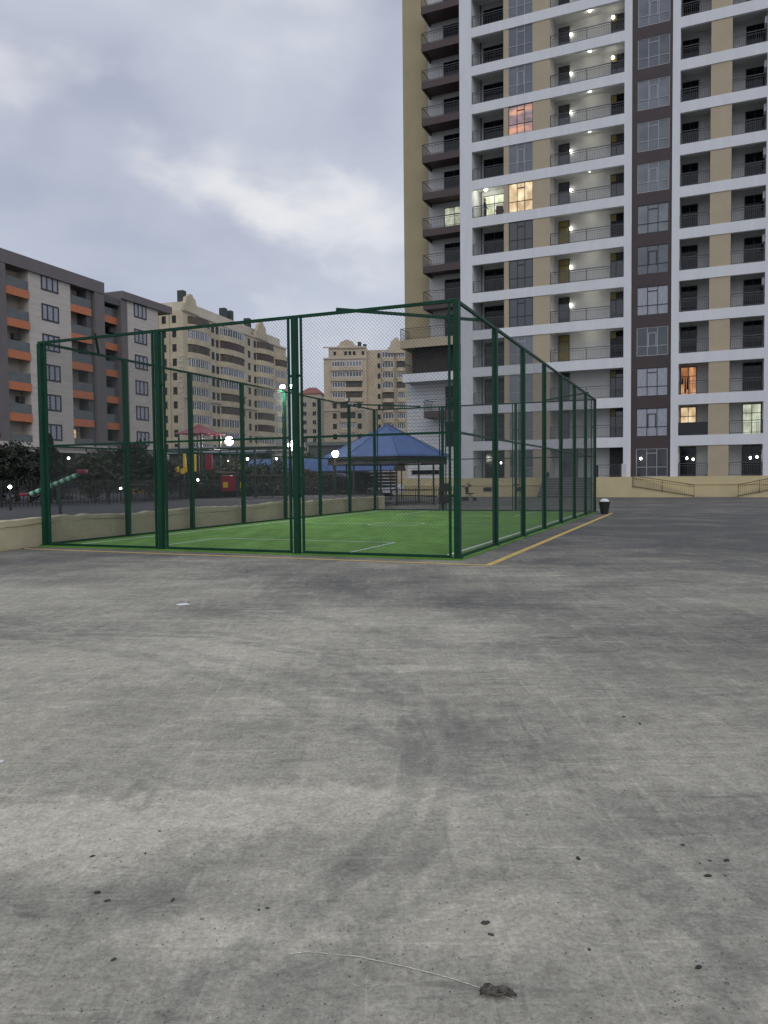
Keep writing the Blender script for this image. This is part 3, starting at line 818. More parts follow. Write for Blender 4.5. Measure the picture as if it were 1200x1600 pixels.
# ------------------------------------------------------------------ sandstone blocks behind
def rev(o): return o
SY = .30
sbk = thing('sandstone_block', (-40.5,157.5,0), math.pi/2-SY, 'long nine storey sandstone apartment block with curved balconies and scrolled gables', 'apartment building')
SX = 0
LEN = 50.2
wb_ = MB(); wb_.box(0,LEN,0,16,0,36.3); wb_.build('wall', M['sand'], sbk)
at_ = MB(); at_.box(2.5,LEN-1.5,1.0,15,36.3,38.6); at_.build('attic_wall', M['sand_pale'], sbk)
rf_ = MB(); rf_.box(4,LEN-3,2.5,14,38.6,39.0); 
for u in (3.5,21,24,33): rf_.box(u,u+1.3,2.0,3.4,38.6,41.2)
rf_.build('roof', M['roof_dark'], sbk)
def pediment(u0, u1, z0, h, v, parent, m):
    w = u1-u0; pr = [(0,0),(1,0),(1,.35),(.88,.40),(.80,.78),(.66,.86),(.6,1),(.4,1),(.34,.86),(.20,.78),(.12,.40),(0,.35)]
    P = [(u0+w*x, z0+h*y_) for x,y_ in pr]; n = len(P); q = MB()
    q._add([(x,v,z) for x,z in P]+[(x,v+.7,z) for x,z in P], [tuple(range(n)), tuple(reversed(range(n,2*n)))]+[(i,n+i,n+(i+1)%n,(i+1)%n) for i in range(n)])
    return q.build('gable', m, parent)
pediment(-.3,5.6,36.2,3.7,-.4,sbk,M['sand'])
pediment(32,38.6,36.2,4.2,-.4,sbk,M['sand'])
cs_ = MB()
for z in (6.4,18.5,36.0): cs_.box(-.25,LEN,-.25,0,z,z+.45)
cs_.build('string_course', M['sand_pale'], sbk)
def bay(u0, u1, dep, z0, z1, parent, m, name='bay'):
    n = 8; P = []
    for i in range(n+1):
        a = math.pi*i/n; P.append(((u0+u1)/2-(u1-u0)/2*math.cos(a), -dep*math.sin(a)))
    return MB().prism(list(reversed(P)), z0, z1)
bays = [(1.5,10.2,1.5),(14.7,26.2,1.6),(32.7,42.0,1.6),(43.4,50.0,1.4)]
SS = lambda k: 4.75+2.9*k
for (u0,u1,dp) in bays:
    for k in range(1,11):
        pb_ = MB()
        n = 8; P = []
        for i in range(n+1):
            a = math.pi*i/n; P.append(((u0+u1)/2-(u1-u0)/2*math.cos(a), -dp*math.sin(a)))
        pb_.prism(P, SS(k)-1.2, SS(k)).build('balcony_parapet', M['sand'], sbk)
def bay_glass(u0, u1, dp, z, kind):
    """glazing of one curved balcony: panes with white posts, or an open dark loggia"""
    n = 8; r = .93
    P = [((u0+u1)/2-(u1-u0)/2*r*math.cos(math.pi*i/n), -dp*r*math.sin(math.pi*i/n)) for i in range(n+1)]
    g_ = MB().prism(P, z, z+1.65)
    o = g_.build('balcony_glazing', {'w':M['glass_m'],'o':M['loggia'],'m':M['maroon'],'g':M['glass']}[kind], sbk)
    if kind in 'wg':
        f = MB()
        for i in range(n+1):
            x, y = P[i]; f.box(x-.09,x+.09,y-.06,y+.06,z,z+1.65)
        for i in range(n):
            mx_, my_ = (P[i][0]+P[i+1][0])/2, (P[i][1]+P[i+1][1])/2; f.box(mx_-.06,mx_+.06,my_-.06,my_+.04,z,z+1.65)
        f.prism([(x*1.0,y-.05) for x,y in P], z+1.58, z+1.66)
        f.build('mullions', M['frame_w'], o)
    return o
kinds = ['wwwwwwwogo','wgwoowgomw','wwmogwwwmo','gwwwwwgwow']
for b_i, (u0,u1,dp) in enumerate(bays):
    for k in range(1,11):
        if b_i == 3 and k > 9: continue
        bay_glass(u0,u1,dp,SS(k), kinds[b_i][k-1])
sw0 = window(sbk,13.2,14.3,0,1.6,-.02,M['frame_d'],M['glass_d'],(0,.5,1),(0,1)); sw0.location = (-1.9,0,SS(0))
for u in (-1.9,0,15.2,18.2):
    for k in range(1,11):
        dup(sw0, sbk, (u,0,SS(k)))
# end face towards the camera: rotate (u along -face)
Tend = lambda u, v, z: (v, -u, z)      # u measured to the left, v inward along the block
ew = MB(lambda u, v, z: (v, u, z)); 
er0 = None
for c_i, (u0) in enumerate((1.6,4.0,6.6)):
    for k in range(1,11):
        if er0 is None:
            er0 = window(sbk,u0,u0+.9,0,1.5,-.02,M['frame_d'],M['glass_d'],(0,.5,1),(0,1),T=lambda u,v,z:(v,u,z),name='end_window'); base_u = u0; er0.location = (0,0,SS(k))
        else: dup(er0, sbk, (0,u0-base_u,SS(k)))
pil = MB()
for u in (3.1,5.6): pil.box(-.35,0,u,u+.4,0,36.3)
pil.box(-.4,0,8.0,16,0,37.2)
pil.build('pilaster', M['sand'], sbk)
qn = MB()
for i in range(40): qn.box(-.30 if i%2 else -.22,.0,.02,.9 if i%2 else .6,6.5+i*.52,6.5+i*.52+.42)
qn.build('quoin', M['sand_pale'], sbk)

# second sandstone block
s2 = thing('sandstone_tower', (-17.9,235,0), -.04, 'warm sandstone apartment block behind the blue pavilion roof', 'apartment building')
q = MB(); q.box(0,13.0,0,16,0,38.2); q.box(1.5,13.0,.2,15,38.2,41.6); q.build('wall', M['sand2'], s2)
q = MB(); q.box(13.0,25.2,4,20,0,41.2); q.build('wing_wall', M['sand2'], s2)
pediment(4.0,10.2,41.0,2.8,.0,s2,M['sand2']); pediment(19.4,24.6,40.0,4.6,2.6,s2,M['sand2'])
q = MB(); q.box(10.3,11.4,1.2,2.2,41.6,43.3); q.box(11.9,13.0,1.2,2.2,41.6,42.6); q.box(2,12.5,3,14,41.6,42.0); q.build('roof', M['roof_dark'], s2)
q = MB()
for z in (7.4,22.3,38.0,41.3): q.box(-.1,13.1,-.3,0,z,z+.4)
for u in (12.2,14.6):
    for i in range(26): q.box(u,u+(1.5 if i%2 else 1.1),-.35 if u<13 else 3.6,0 if u<13 else 4,7.8+i*.56,7.8+i*.56+.44)
q.build('string_course', M['sand_pale'], s2)
for k in range(0,11):
    z = 4.3+3.13*k; q = MB()
    q.box(2.3,11.9,-.9,0,z-1.2,z) if k > 6 else q.box(4.9,9.6,-.8,0,z-1.2,z)
    q.build('balcony_parapet', M['sand2'], s2)
rows2 = ['gw','wg','ww','gw','mo','mw','wo','wo','ww','wg']
for k in range(1,11):
    z = 4.3+3.13*k
    if k > 6: cells = ((2.5,6.6),(6.9,11.6))
    else: cells = ((5.0,7.2),(7.4,9.5))
    for (a,b_), kd in zip(cells, rows2[k-1]):
        fm = M['frame_w'] if kd in 'wg' else M['frame_d']
        window(s2,a,b_,z,z+1.75,-.35,fm,{'w':M['glass_m'],'g':M['glass'],'m':M['maroon'],'o':M['loggia']}[kd],tuple(i/5 for i in range(6)),(0,1),name='balcony_glazing',t=.17)
    for u in (2.6,10.2):
        if k <= 6: window(s2,u,u+1.2,z,z+1.6,-.02,M['frame_d'],M['glass_d'],(0,.5,1),(0,1))
for u in (3.0,6.3,7.6,8.9,11.6): window(s2,u,u+.8,39.2,40.3,.18,M['frame_d'],M['glass_d'],(0,1),(0,1),name='attic_window')
for k in range(1,12):
    for (u0,u1) in ((17.4,21.4),(21.9,24.9)):
        n = 6; P = [((u0+u1)/2-(u1-u0)/2*math.cos(math.pi*i/n), 4-1.5*math.sin(math.pi*i/n)) for i in range(n+1)]
        z = 4.3+3.13*k; MB().prism(P, z-1.2, z).build('wing_balcony', M['sand2'], s2)
for k in range(1,12):
    z = 4.3+3.13*k
    for i_, (u0,u1) in enumerate(((17.6,21.2),(22.1,24.7))):
        kd = 'wogowwoogwg'[(k+i_*4) % 11]
        window(s2,u0,u1,z,z+1.8,3.2,M['frame_w'] if kd in 'wg' else M['frame_d'],M['glass_m'] if kd in 'wg' else M['loggia'],(0,.25,.5,.75,1),(0,1),name='wing_glazing',t=.15)
    window(s2,16.2,17.0,z,z+1.5,3.97,M['frame_d'],M['glass_d'],(0,1),(0,1),name='wing_window')

# small pale block between them
s3 = thing('pale_block', (-28.3,260,0), -.1, 'small pale block with red roof between the two sandstone buildings', 'apartment building')
q = MB(); q.box(0,7.6,0,10,0,30.2); q.build('wall', M['sand_pale'], s3)
q = MB(); q.prism([(-.3,-.3),(7.9,-.3),(7.9,10),(-.3,10)],30.2,30.5); q._add([(-.3,-.3,30.5),(7.9,-.3,30.5),(7.9,10,30.5),(-.3,10,30.5),(2.5,5,33),(5,5,33)],[(0,1,5,4),(1,2,5),(2,3,4,5),(3,0,4)]); q.build('roof', M['red_roof'], s3)
for k in range(8): 
    for u in (1.4,4.6): window(s3,u,u+1.2,5+3.0*k,6.5+3.0*k,-.02,M['frame_w'],M['glass_d'],(0,.5,1),(0,1))

# low grey hall behind the playground and another behind the lamps
h1 = thing('low_hall', (-19.5,70,0), -.05, 'long low grey hall with pale sheet roof behind the playground', 'building')
q = MB(); q.box(0,8.4,0,5,0,4.0); q.build('wall', M['grey_wall'], h1)
q = MB(); q._add([(-.4,-.5,4.0),(8.8,-.5,4.0),(8.8,5.5,4.0),(-.4,5.5,4.0),(-.4,2.5,4.75),(8.8,2.5,4.75)],[(0,1,5,4),(3,4,5,2),(0,4,3),(1,2,5),(0,3,2,1)]); q.build('roof', M['grey_roof'], h1)
for i in range(4): window(h1,.6+2*i,2.0+2*i,1.6,3.0,-.02,M['frame_d'],M['glass_d'],(0,.5,1),(0,1))
h2 = thing('low_hall', (-7.6,78,0), -.02, 'dark grey flat roofed hall behind the bright right street lamp', 'building')
q = MB(); q.box(0,6.0,0,6,0,5.0); q.build('wall', M['stone_dark'], h2)
q = MB(); q.box(-.3,6.3,-.3,6.3,5.0,5.35); q.build('roof', M['grey_roof'], h2)

# ------------------------------------------------------------------ blue pavilion (octagonal) and the long blue canopy
gz = thing('pavilion', (.28,48.2,0), R(8), 'octagonal open pavilion with wide blue metal roof behind the court', 'pavilion')
oct_ = lambda r, z, o=0: [(r*math.sin(math.pi/4*i+o), -r*math.cos(math.pi/4*i+o), z) for i in range(8)]
ro_ = MB(); E_ = oct_(3.98,3.0); E2 = oct_(3.98,2.9); A_ = (0,0,4.98)
for i in range(8):
    j = (i+1)%8; ro_._add([E_[i],E_[j],A_],[(0,1,2)]); ro_._add([E2[i],E2[j],E_[j],E_[i]],[(0,1,2,3)])
ro_._add(oct_(3.95,2.92),[tuple(range(8))])
ro_.build('roof', M['blue_roof'], gz)
rdg = MB()
for i in range(8): rdg.bar(E_[i],A_,.035,5)
rdg.build('ridge_cap', mat('blue_ridge', (.04,.075,.19), .45, .1, 2), gz)
for i in range(8):
    p = oct_(3.4,0)[i]
    MB().bar((p[0],p[1],0),(p[0],p[1],2.92),.06,6).build('post', M['black'], gz)
fr = MB()
for i in range(8):
    a = Vector(oct_(3.75,0)[i]); b_ = Vector(oct_(3.75,0)[(i+1)%8])
    for z in (2.50,2.86): fr.bar((a.x,a.y,z),(b_.x,b_.y,z),.05,4)
    for s in range(14):
        p0 = a.lerp(b_,s/14); p1 = a.lerp(b_,(s+1)/14); fr.bar((p0.x,p0.y,2.5),(p1.x,p1.y,2.86),.04,4); fr.bar((p0.x,p0.y,2.86),(p1.x,p1.y,2.5),.04,4)
fr.build('fascia_lattice', M['canopy_wood'], gz)
bn = MB()
for i in range(2,7):
    a = Vector(oct_(3.1,0)[i]); b_ = Vector(oct_(3.1,0)[(i+1)%8]); bn.bar((a.x,a.y,.45),(b_.x,b_.y,.45),.06,4); bn.bar((a.x,a.y,.85),(b_.x,b_.y,.85),.04,4)
bn.build('bench', M['canopy_wood'], gz)

cy_ = thing('canopy_shelter', (.45,57.2,0), -CY, 'long shelter with ribbed blue barrel roof left of the octagonal pavilion', 'shelter')
# local x from 0 to -L along the court's short direction, y depth
CLN = 12.6
arc = [(2.6*i/8, 2.25+1.02*math.sin(math.pi*i/8)**.9) for i in range(9)]
cr_ = MB()
P = [(x,y,z) for x in (.3,-CLN) for y,z in arc]
cr_._add(P, [(i,i+1,9+i+1,9+i) for i in range(8)])
P = [(x,y,z-.06) for x in (.3,-CLN) for y,z in arc]
cr_._add(P, [(i+1,i,9+i,9+i+1) for i in range(8)])
for i in range(13): 
    x = -i*CLN/12
    for s in range(8): cr_.bar((x,arc[s][0],arc[s][1]+.01),(x,arc[s+1][0],arc[s+1][1]+.01),.03,4)
cr_.build('roof', M['blue_roof'], cy_)
ge = MB()
for x in (.25,):
    ge._add([(x,y,z-.07) for y,z in arc]+[(x-.08,y,z-.07) for y,z in arc], [tuple(range(9)), tuple(reversed(range(9,18)))])
ge.build('gable_lattice', M['canopy_wood'], cy_)
for i in range(7):
    for y in (.15,2.45):
        MB().bar((-i*2.08,y,0),(-i*2.08,y,2.28),.05,6).build('post', M['black'], cy_)
bk = MB()
for z in (.9,1.15,1.4,1.65,1.9): bk.box(-CLN,-.5,2.4,2.44,z,z+.2)
bk.box(-CLN,.2,.1,.18,2.15,2.25)
bk.build('back_screen', M['canopy_wood'], cy_)
bn = MB(); bn.box(-CLN+.5,-1,1.7,2.2,.9,.96); bn.box(-CLN+.5,-1,.5,.9,1.1,1.16); bn.build('bench', M['canopy_wood'], cy_)

# hedge between terrace and shelter (a thing: one clipped row)
random.seed(5)
hd = thing('hedge', (0,0,0), 0, 'long dark clipped hedge below the blue barrel roof', 'hedge')
c = MB(); pts_ = [(-10.3,41.0),(-8.5,44.3),(-4.4,47.9),(-1.0,49.7)]
def hfn():
    t_ = random.random()*3; i = min(2,int(t_)); f_ = t_-i
    x = pts_[i][0]+(pts_[i+1][0]-pts_[i][0])*f_; y = pts_[i][1]+(pts_[i+1][1]-pts_[i][1])*f_
    return (x+random.uniform(-.3,.3), y+random.uniform(-.5,.5), G-.02+abs(random.gauss(0,1))*.02+random.random()**.8*((.48,.62,1.15)[i]+.14*math.sin(x*3.1)))
leaf_cards(c, 9000, hfn, .085); c.build('foliage', M['leaf_dark'], hd)
st_ = MB()
for i in range(24):
    t_ = i/24*3; k_ = min(2,int(t_)); f_ = t_-k_
    x = pts_[k_][0]+(pts_[k_+1][0]-pts_[k_][0])*f_; y = pts_[k_][1]+(pts_[k_+1][1]-pts_[k_][1])*f_
    st_.bar((x,y,G-.02),(x+.1,y,G+(.35,.45,.85)[k_]),.03,5)
st_.build('stems', M['bark'], hd)

# ------------------------------------------------------------------ picket fences
def picket(name, pts, z, h, label, sp=.16, mat_=None):
    f = thing(name, (pts[0][0],pts[0][1],z), 0, label, 'fence')
    rails = MB(); pk = MB(); px0, py0 = pts[0]
    for (xa,ya),(xb,yb) in zip(pts[:-1], pts[1:]):
        a = Vector((xa-px0,ya-py0)); b_ = Vector((xb-px0,yb-py0)); L_ = (b_-a).length; n = int(L_/sp)
        for zz in (.15,h-.15): rails.bar((a.x,a.y,zz),(b_.x,b_.y,zz),.025,4)
        for i in range(n):
            p = a.lerp(b_,i/n); pk.bar((p.x,p.y,.03),(p.x,p.y,h),.02,4); pk.bar((p.x,p.y,h),(p.x,p.y,h+.08),.02,4,.003)
        for i in range(int(L_/2.2)+1):
            p = a.lerp(b_,min(1,i*2.2/L_)); rails.bar((p.x,p.y,0),(p.x,p.y,h+.02),.035,4)
    pk.build('pickets', M['black'], f); rails.build('rails', M['black'], f)
    return f
picket('picket_fence', [(-19,23.5),(-14.4,28.9),(-11.1,32.8),(-10.3,40.0),(-8.6,43.3),(-4.5,47.0),(-1.2,48.6)], G, .95, 'black metal picket fence in front of the dark bushes and playground')
picket('picket_fence', [(.75,47.0),(2.0,48.4),(5.2,51.4)], 0, .98, 'black metal picket fence under the octagonal pavilion')

# ------------------------------------------------------------------ playground
pg = thing('play_structure', (-10.1,42.5,G), R(-20), 'climbing structure with red roof, yellow slide and dark green frame', 'playground')
for x in (-2.4,-1.4,.05,2.3,3.4,5.2):
    for y in (0,1.9):
        top = 2.75 if x not in (-1.4,.05) else 3.62
        MB().bar((x,y,0),(x,y,top),.06,8).build('post', M['green_play'], pg)
rb = MB(); 
for y in (0,1.9): rb.bar((-2.4,y,2.7),(5.2,y,2.7),.055,6); rb.bar((-2.4,y,2.45),(5.2,y,2.45),.03,6)
for i in range(16): rb.bar((-2.4+.5*i,0,2.7),(-2.4+.5*i,1.9,2.7),.025,5)
rb.build('overhead_bars', M['green_play'], pg)
dk = MB(); dk.box(-1.3,1.0,-.1,2.0,1.35,1.45); dk.box(2.2,5.3,-.1,2.0,1.15,1.25); dk.build('deck', M['canopy_wood'], pg)
rf = MB(); rf._add([(-1.65,-.2,3.56),(.3,-.2,3.56),(.3,2.1,3.56),(-1.65,2.1,3.56),(-1.12,.45,3.84),(-.23,.45,3.84),(-.23,1.45,3.84),(-1.12,1.45,3.84),(-.675,.95,4.16)],
    [(0,1,5,4),(1,2,6,5),(2,3,7,6),(3,0,4,7),(4,5,8),(5,6,8),(6,7,8),(7,4,8),(3,2,1,0)]); rf.build('roof', M['red_play'], pg)
sd = MB()
S_ = [(-1.1,-.1,1.45),(-1.5,-.7,1.05),(-1.9,-1.4,.62),(-2.2,-2.0,.34),(-2.4,-2.5,.28)]
for (a,b_) in zip(S_[:-1],S_[1:]):
    for s in (-1,1):
        sd._add([(a[0]+s*.28,a[1],a[2]),(b_[0]+s*.28,b_[1],b_[2]),(b_[0]+s*.28,b_[1],b_[2]+.32),(a[0]+s*.28,a[1],a[2]+.32),
                 (a[0]+s*.24,a[1],a[2]),(b_[0]+s*.24,b_[1],b_[2]),(b_[0]+s*.24,b_[1],b_[2]+.32),(a[0]+s*.24,a[1],a[2]+.32)],[(0,1,2,3),(7,6,5,4),(3,2,6,7),(0,4,5,1)])
    sd._add([(a[0]-.24,a[1],a[2]+.03),(a[0]+.24,a[1],a[2]+.03),(b_[0]+.24,b_[1],b_[2]+.03),(b_[0]-.24,b_[1],b_[2]+.03)],[(0,1,2,3)])
sd.build('slide', M['yellow_play'], pg)
MB().box(-1.05,-.9,-.16,-.04,1.45,2.45).build('side_panel', M['yellow_play'], pg, bevel=.03)
MB().box(-.55,-.25,-.16,-.04,1.45,2.4).build('side_panel', M['yellow_play'], pg, bevel=.03)
MB().box(.35,.8,-.16,-.04,1.5,2.4).build('side_panel', M['red_play'], pg, bevel=.05)
MB().box(1.3,2.2,-.06,.04,.35,1.2).build('play_panel', M['red_play'], pg, bevel=.04)
MB().box(1.45,1.75,-.10,-.062,.55,.85).build('play_panel', M['yellow_play'], pg, bevel=.03)
MB().box(2.5,2.8,-.10,-.062,.55,.85).build('play_panel', M['yellow_play'], pg, bevel=.03)

ss = thing('seesaw', (-8.85,20.9,G), R(4), 'green striped seesaw with red ends tilted behind the corner post', 'seesaw')
bm_ = MB(); bm_.bar((-.78,0,.62),(.55,0,1.16),.055,8); bm_.build('beam', M['seesaw_green'], ss)
st2 = MB()
a = Vector((-.78,0,.62)); b_ = Vector((.55,0,1.16))
for i in range(8):
    p0 = a.lerp(b_,.02+i*.122); p1 = a.lerp(b_,.02+i*.122+.06); st2.bar(p0,p1,.06,8)
st2.build('stripe', M['mint'], ss)
MB().bar((.02,0,0),(.02,0,.93),.045,8).build('post', M['green_play'], ss)
MB().box(-1.02,-.78,-.12,.12,.58,.66).build('seat', M['red_play'], ss, bevel=.03)
MB().box(.52,.76,-.12,.12,1.17,1.29).build('seat', M['red_play'], ss, bevel=.03)

# ------------------------------------------------------------------ lamps
def street_lamp(x, y, z, h, label, hot, power, group, r=.14, name='street_lamp'):
    t_ = thing(name, (x,y,z), 0, label, 'lamp', group)
    MB().bar((0,0,0),(0,0,h-.1),.045,8,.035).build('pole', M['black'], t_)
    MB().lathe([(.02,h-.12),(.12,h-.1),(.16,h+r*1.2),(.05,h+r*1.6)],10).build('lamp_cap', M['black'], t_) if False else MB().bar((0,.0,h+r),(0,0,h+r+.05),.10,8,.03).build('lamp_cap', M['black'], t_)
    MB().ball((0,0,h),r,12).build('lamp_globe', M['lamp_hot'] if hot else M['lamp_dim'], t_)
    if power:
        ld = bpy.data.lights.new('lamp_light','POINT'); ld.energy = power; ld.color = (1,.95,.84); ld.shadow_soft_size = .15
        lo = bpy.data.objects.new('lamp_light', ld); COL.objects.link(lo); lo.parent = t_; lo.location = (0,-.35,h)
GL = 'bright street lamps behind the court'
def at(px, Z): return ((px-600)/1199*Z, Z)
x,y = at(360,45); street_lamp(x,y,G,3.25,'bright street lamp behind the court, beside the red roofed play tower',True,260,GL,.25)
x,y = at(458,45.5); street_lamp(x,y,G,2.96,'bright street lamp behind the court, seen between two court posts below the floodlights',True,260,GL,.27)
x,y = at(525,42.5); street_lamp(x,y,G,2.34,'bright street lamp in front of the left end of the blue pavilion roof',True,50,GL,.19)
GG = 'small garden lamps in the planting'
sm = [(388,719,54,'small garden lamp at the left end of the blue barrel roof'),
      (433,719,56,'small garden lamp above the blue barrel roof, left of the floodlight post'),
      (331,720,52,'small garden lamp right of the red play panel'),
      (357,721,57,'small garden lamp between the two tall posts right of the play structure'),
      (289,744,47,'small garden lamp under the yellow side panels'),
      (109,715,50,'small garden lamp above the raised end of the seesaw'),
      (215,717,50,'small garden lamp left of the first tall court post'),
      (16,759,26,'small low lamp in front of the conifers at the left edge'),
      (189,763,40,'small low lamp among the shrubs behind the picket fence'),
      (310,751,43.5,'low lamp glowing yellow under the red roofed play tower'),
      (316,757,44,'lowest lamp glowing under the red roofed play tower')]
for px, py, Z, lb_ in sm:
    x,y = at(px,Z); hz = 1.6+(751.5-py)*Z/1199-G
    street_lamp(x,y,G,hz,lb_,True,0,GG,.07 if py < 740 else .055,name='garden_lamp')

# ------------------------------------------------------------------ vehicles
def car(label, x, y, rz, paint, z=0, hgt=1.7, ln=4.4):
    t_ = thing('parked_car', (x,y,z), rz, label, 'car')
    w2 = .9
    side = [(-.5,.32),(-.5,.85),(-.46,.98),(-.30,1.02),(-.17,1.0*hgt*.94),(-.02,hgt/1.0),(.25,hgt*.99),(.42,hgt*.90),(.49,1.05),(.5,.5),(.48,.32)]
    P = [(x_*ln,z_) for x_,z_ in side]; n = len(P); b = MB()
    def ring(yy, k): return [(px_, yy*(1 if pz < 1.05 else k), pz) for px_,pz in P]
    R_ = [ring(-w2,.82), ring(w2,.82)]
    b._add(R_[0]+R_[1], [tuple(range(n)), tuple(reversed(range(n,2*n)))]+[(i,n+i,n+(i+1)%n,(i+1)%n) for i in range(n)])
    b.build('body', paint, t_, bevel=.05)
    g_ = MB()
    for s in (-1,1):
        yy = s*(w2*.86+.01)
        for (xa,xb,xc,xd) in ((-.235,-.03,-.03,-.15),(-.01,.22,.22,-.01),(.24,.42,.37,.24)):
            g_.quad((xa*ln,s*(w2*.93),1.06),(xb*ln,s*(w2*.93),1.06),(xc*ln,s*(w2*.835),hgt*.93),(xd*ln,s*(w2*.835),hgt*.93))
    g_.quad((-.292*ln,-.7,1.06),(-.292*ln,.7,1.06),(-.18*ln,.62,hgt*.92),(-.18*ln,-.62,hgt*.92))
    g_.quad((.492*ln,-.7,1.1),(.492*ln,.7,1.1),(.432*ln,.62,hgt*.88),(.432*ln,-.62,hgt*.88))
    g_.build('windows', M['glass_d'], t_)
    for xx in (-.31,.30):
        for s in (-1,1):
            wh = MB(); wh.bar((xx*ln,s*.72,.33),(xx*ln,s*.93,.33),.33,16); o = wh.build('wheel', M['tyre'], t_)
            MB().bar((xx*ln,s*.93,.33),(xx*ln,s*.945,.33),.2,12).build('rim', M['rim'], o)
    for s in (-1,1): MB().box(-.505*ln,-.49*ln,s*.62-.17,s*.62+.17,.66,.82).build('headlight', M['foam'], t_)
    return t_
car('white car parked behind the blue shelter, left of the tower plinth', -.75, 62.5, R(200), M['car_white'], .12, 1.85)
car('dark car parked behind the hedge under the blue barrel roof', -3.4, 55.6, R(160), M['car_dark'], G-.05, 1.45)

# ------------------------------------------------------------------ stroller, bin
sr = thing('stroller', (5.84,52.5,0), R(-30), 'small dark three wheeled stroller standing before the tower plinth', 'stroller')
f = MB(); f.tube([(-.42,0,1.0),(-.15,0,.62),(.38,0,.16)],.025,6); f.tube([(.1,-.22,.55),(-.3,-.22,.13)],.02,6); f.tube([(.1,.22,.55),(-.3,.22,.13)],.02,6); f.bar((-.3,-.24,.13),(-.3,.24,.13),.02,6); f.bar((-.42,-.2,1.0),(-.42,.2,1.0),.025,6)
f.build('frame', M['black'], sr)
for (x,y) in ((-.3,-.26),(-.3,.26),(.4,0)): MB().bar((x,y-.025,.14),(x,y+.025,.14),.14,14).build('wheel', M['tyre'], sr)
q = MB(); q._add([(-.12,-.2,.5),(.28,-.2,.5),(.28,.2,.5),(-.12,.2,.5),(-.12,-.2,.56),(.28,-.2,.56),(.28,.2,.56),(-.12,.2,.56)],[(0,3,2,1),(4,5,6,7),(0,1,5,4),(1,2,6,5),(2,3,7,6),(3,0,4,7)]); q.box(-.2,-.12,-.2,.2,.5,.98); q.build('seat', M['cloth_dark'], sr, bevel=.02)
q = MB()
pr = [(-.22+.30*math.cos(a)*1.0, .92+.30*math.sin(a)) for a in [R(100-k*18) for k in range(6)]]
q._add([(x,y,z) for y in (-.24,.24) for x,z in pr],[(i,i+1,6+i+1,6+i) for i in range(5)]); q.build('canopy', M['maroon'], sr)

bn = thing('trash_bin', (9.42,32.75,0), 0, 'round black bin with white foam top beside the far right court post', 'bin')
MB().lathe([(.15,0),(.16,.02),(.235,.5),(.25,.5),(.25,.53),(.22,.53),(.2,.45)],18).build('tub', M['black'], bn)
MB().ball((0,0,.50),.21,14,.75).build('rubbish', M['foam'], bn)

# ------------------------------------------------------------------ people (silhouettes on two balconies)
def person(loc, rz, label, pose):
    t_ = thing('person', loc, rz, label, 'person')
    # (vertex, radius) skeleton, facing -y, feet at z = 0
    V = [(0,0,.95),(0,0,1.12),(0,.01,1.32),(0,.0,1.46),(0,-.01,1.56),
         (.09,0,.90),(.10,-.02,.50),(.10,.01,.09),(.10,-.13,.04),(-.09,0,.90),(-.10,-.03,.50),(-.10,.01,.09),(-.10,-.13,.04)]
    r = [.13,.125,.135,.065,.055,.085,.06,.042,.035,.085,.06,.042,.035]
    E = [(0,1),(1,2),(2,3),(3,4),(0,5),(5,6),(6,7),(7,8),(0,9),(9,10),(10,11),(11,12)]
    skin_v = len(V)
    for s, (el, wr) in zip((1,-1), pose):
        b = len(V)
        V += [(s*.17,0,1.40), (s*el[0],el[1],el[2]), (s*wr[0],wr[1],wr[2])]; r += [.058,.043,.033]
        E += [(2,b),(b,b+1),(b+1,b+2)]
    me = bpy.data.meshes.new('body'); me.from_pydata(V,E,[]); o = link('clothed_body', me, t_)
    sk = o.modifiers.new('skin','SKIN'); 
    for i, x in enumerate(me.skin_vertices[0].data): x.radius = (r[i],r[i]*.85,); x.use_root = (i == 0)
    sb = o.modifiers.new('sub','SUBSURF'); sb.levels = 1; sb.render_levels = 2
    me.materials.append(M['cloth_dark'])
    h = MB(); h.ball((0,-.015,1.66),.098,14,1.22); h.bar((0,-.105,1.66),(0,-.125,1.635),.018,6,.022); 
    for s in (-1,1): h.ball((s*.095,0,1.655),.022,8,1.4)
    for s in (-1,1): h.ball((s*.036,-.098,1.675),.012,6)
    h.bar((-.03,-.098,1.60),(.03,-.098,1.60),.008,5)
    for s, (el, wr) in zip((1,-1), pose):
        w_ = Vector((s*wr[0],wr[1],wr[2])); d = (w_-Vector((s*el[0],el[1],el[2]))).normalized(); side = d.cross(Vector((0,0,1))).normalized() if abs(d.z) < .95 else Vector((1,0,0))
        pc = w_+d*.05; h.bar(w_,w_+d*.09,.034,8,.038)
        for i in range(4):
            st = w_+d*.09+side*(i-1.5)*.019; h.bar(st,st+d*(.045+.006*(1.5-abs(i-1.5)))+Vector((0,-.012,-.008)),.009,5,.007); 
        h.bar(pc+side*.03,pc+side*.055+d*.04,.011,5,.008)
    h.build('skin', M['skin'], t_, smooth=True)
    hr = MB(); hr.ball((0,.012,1.70),.104,14,1.0); hr.build('hair', M['hair'], t_, smooth=True)
    return t_
def t2w(u, v, z): return (TO.x+u*math.cos(TYAW)+v*math.sin(TYAW), TO.y-u*math.sin(TYAW)+v*math.cos(TYAW), z)
person(t2w(1.02,.9,zk[7]), R(60), 'person in dark clothes standing on the brightly lit upper balcony', (((.24,-.02,1.15),(.22,-.18,.98)),((.24,.0,1.14),(.23,-.05,.90))))
cl_ = thing('clothes_rack', t2w(16.72,1.35,zk[2]), -TYAW, 'dark clothes hanging on a rack in the orange lit balcony doorway', 'clothes rack')
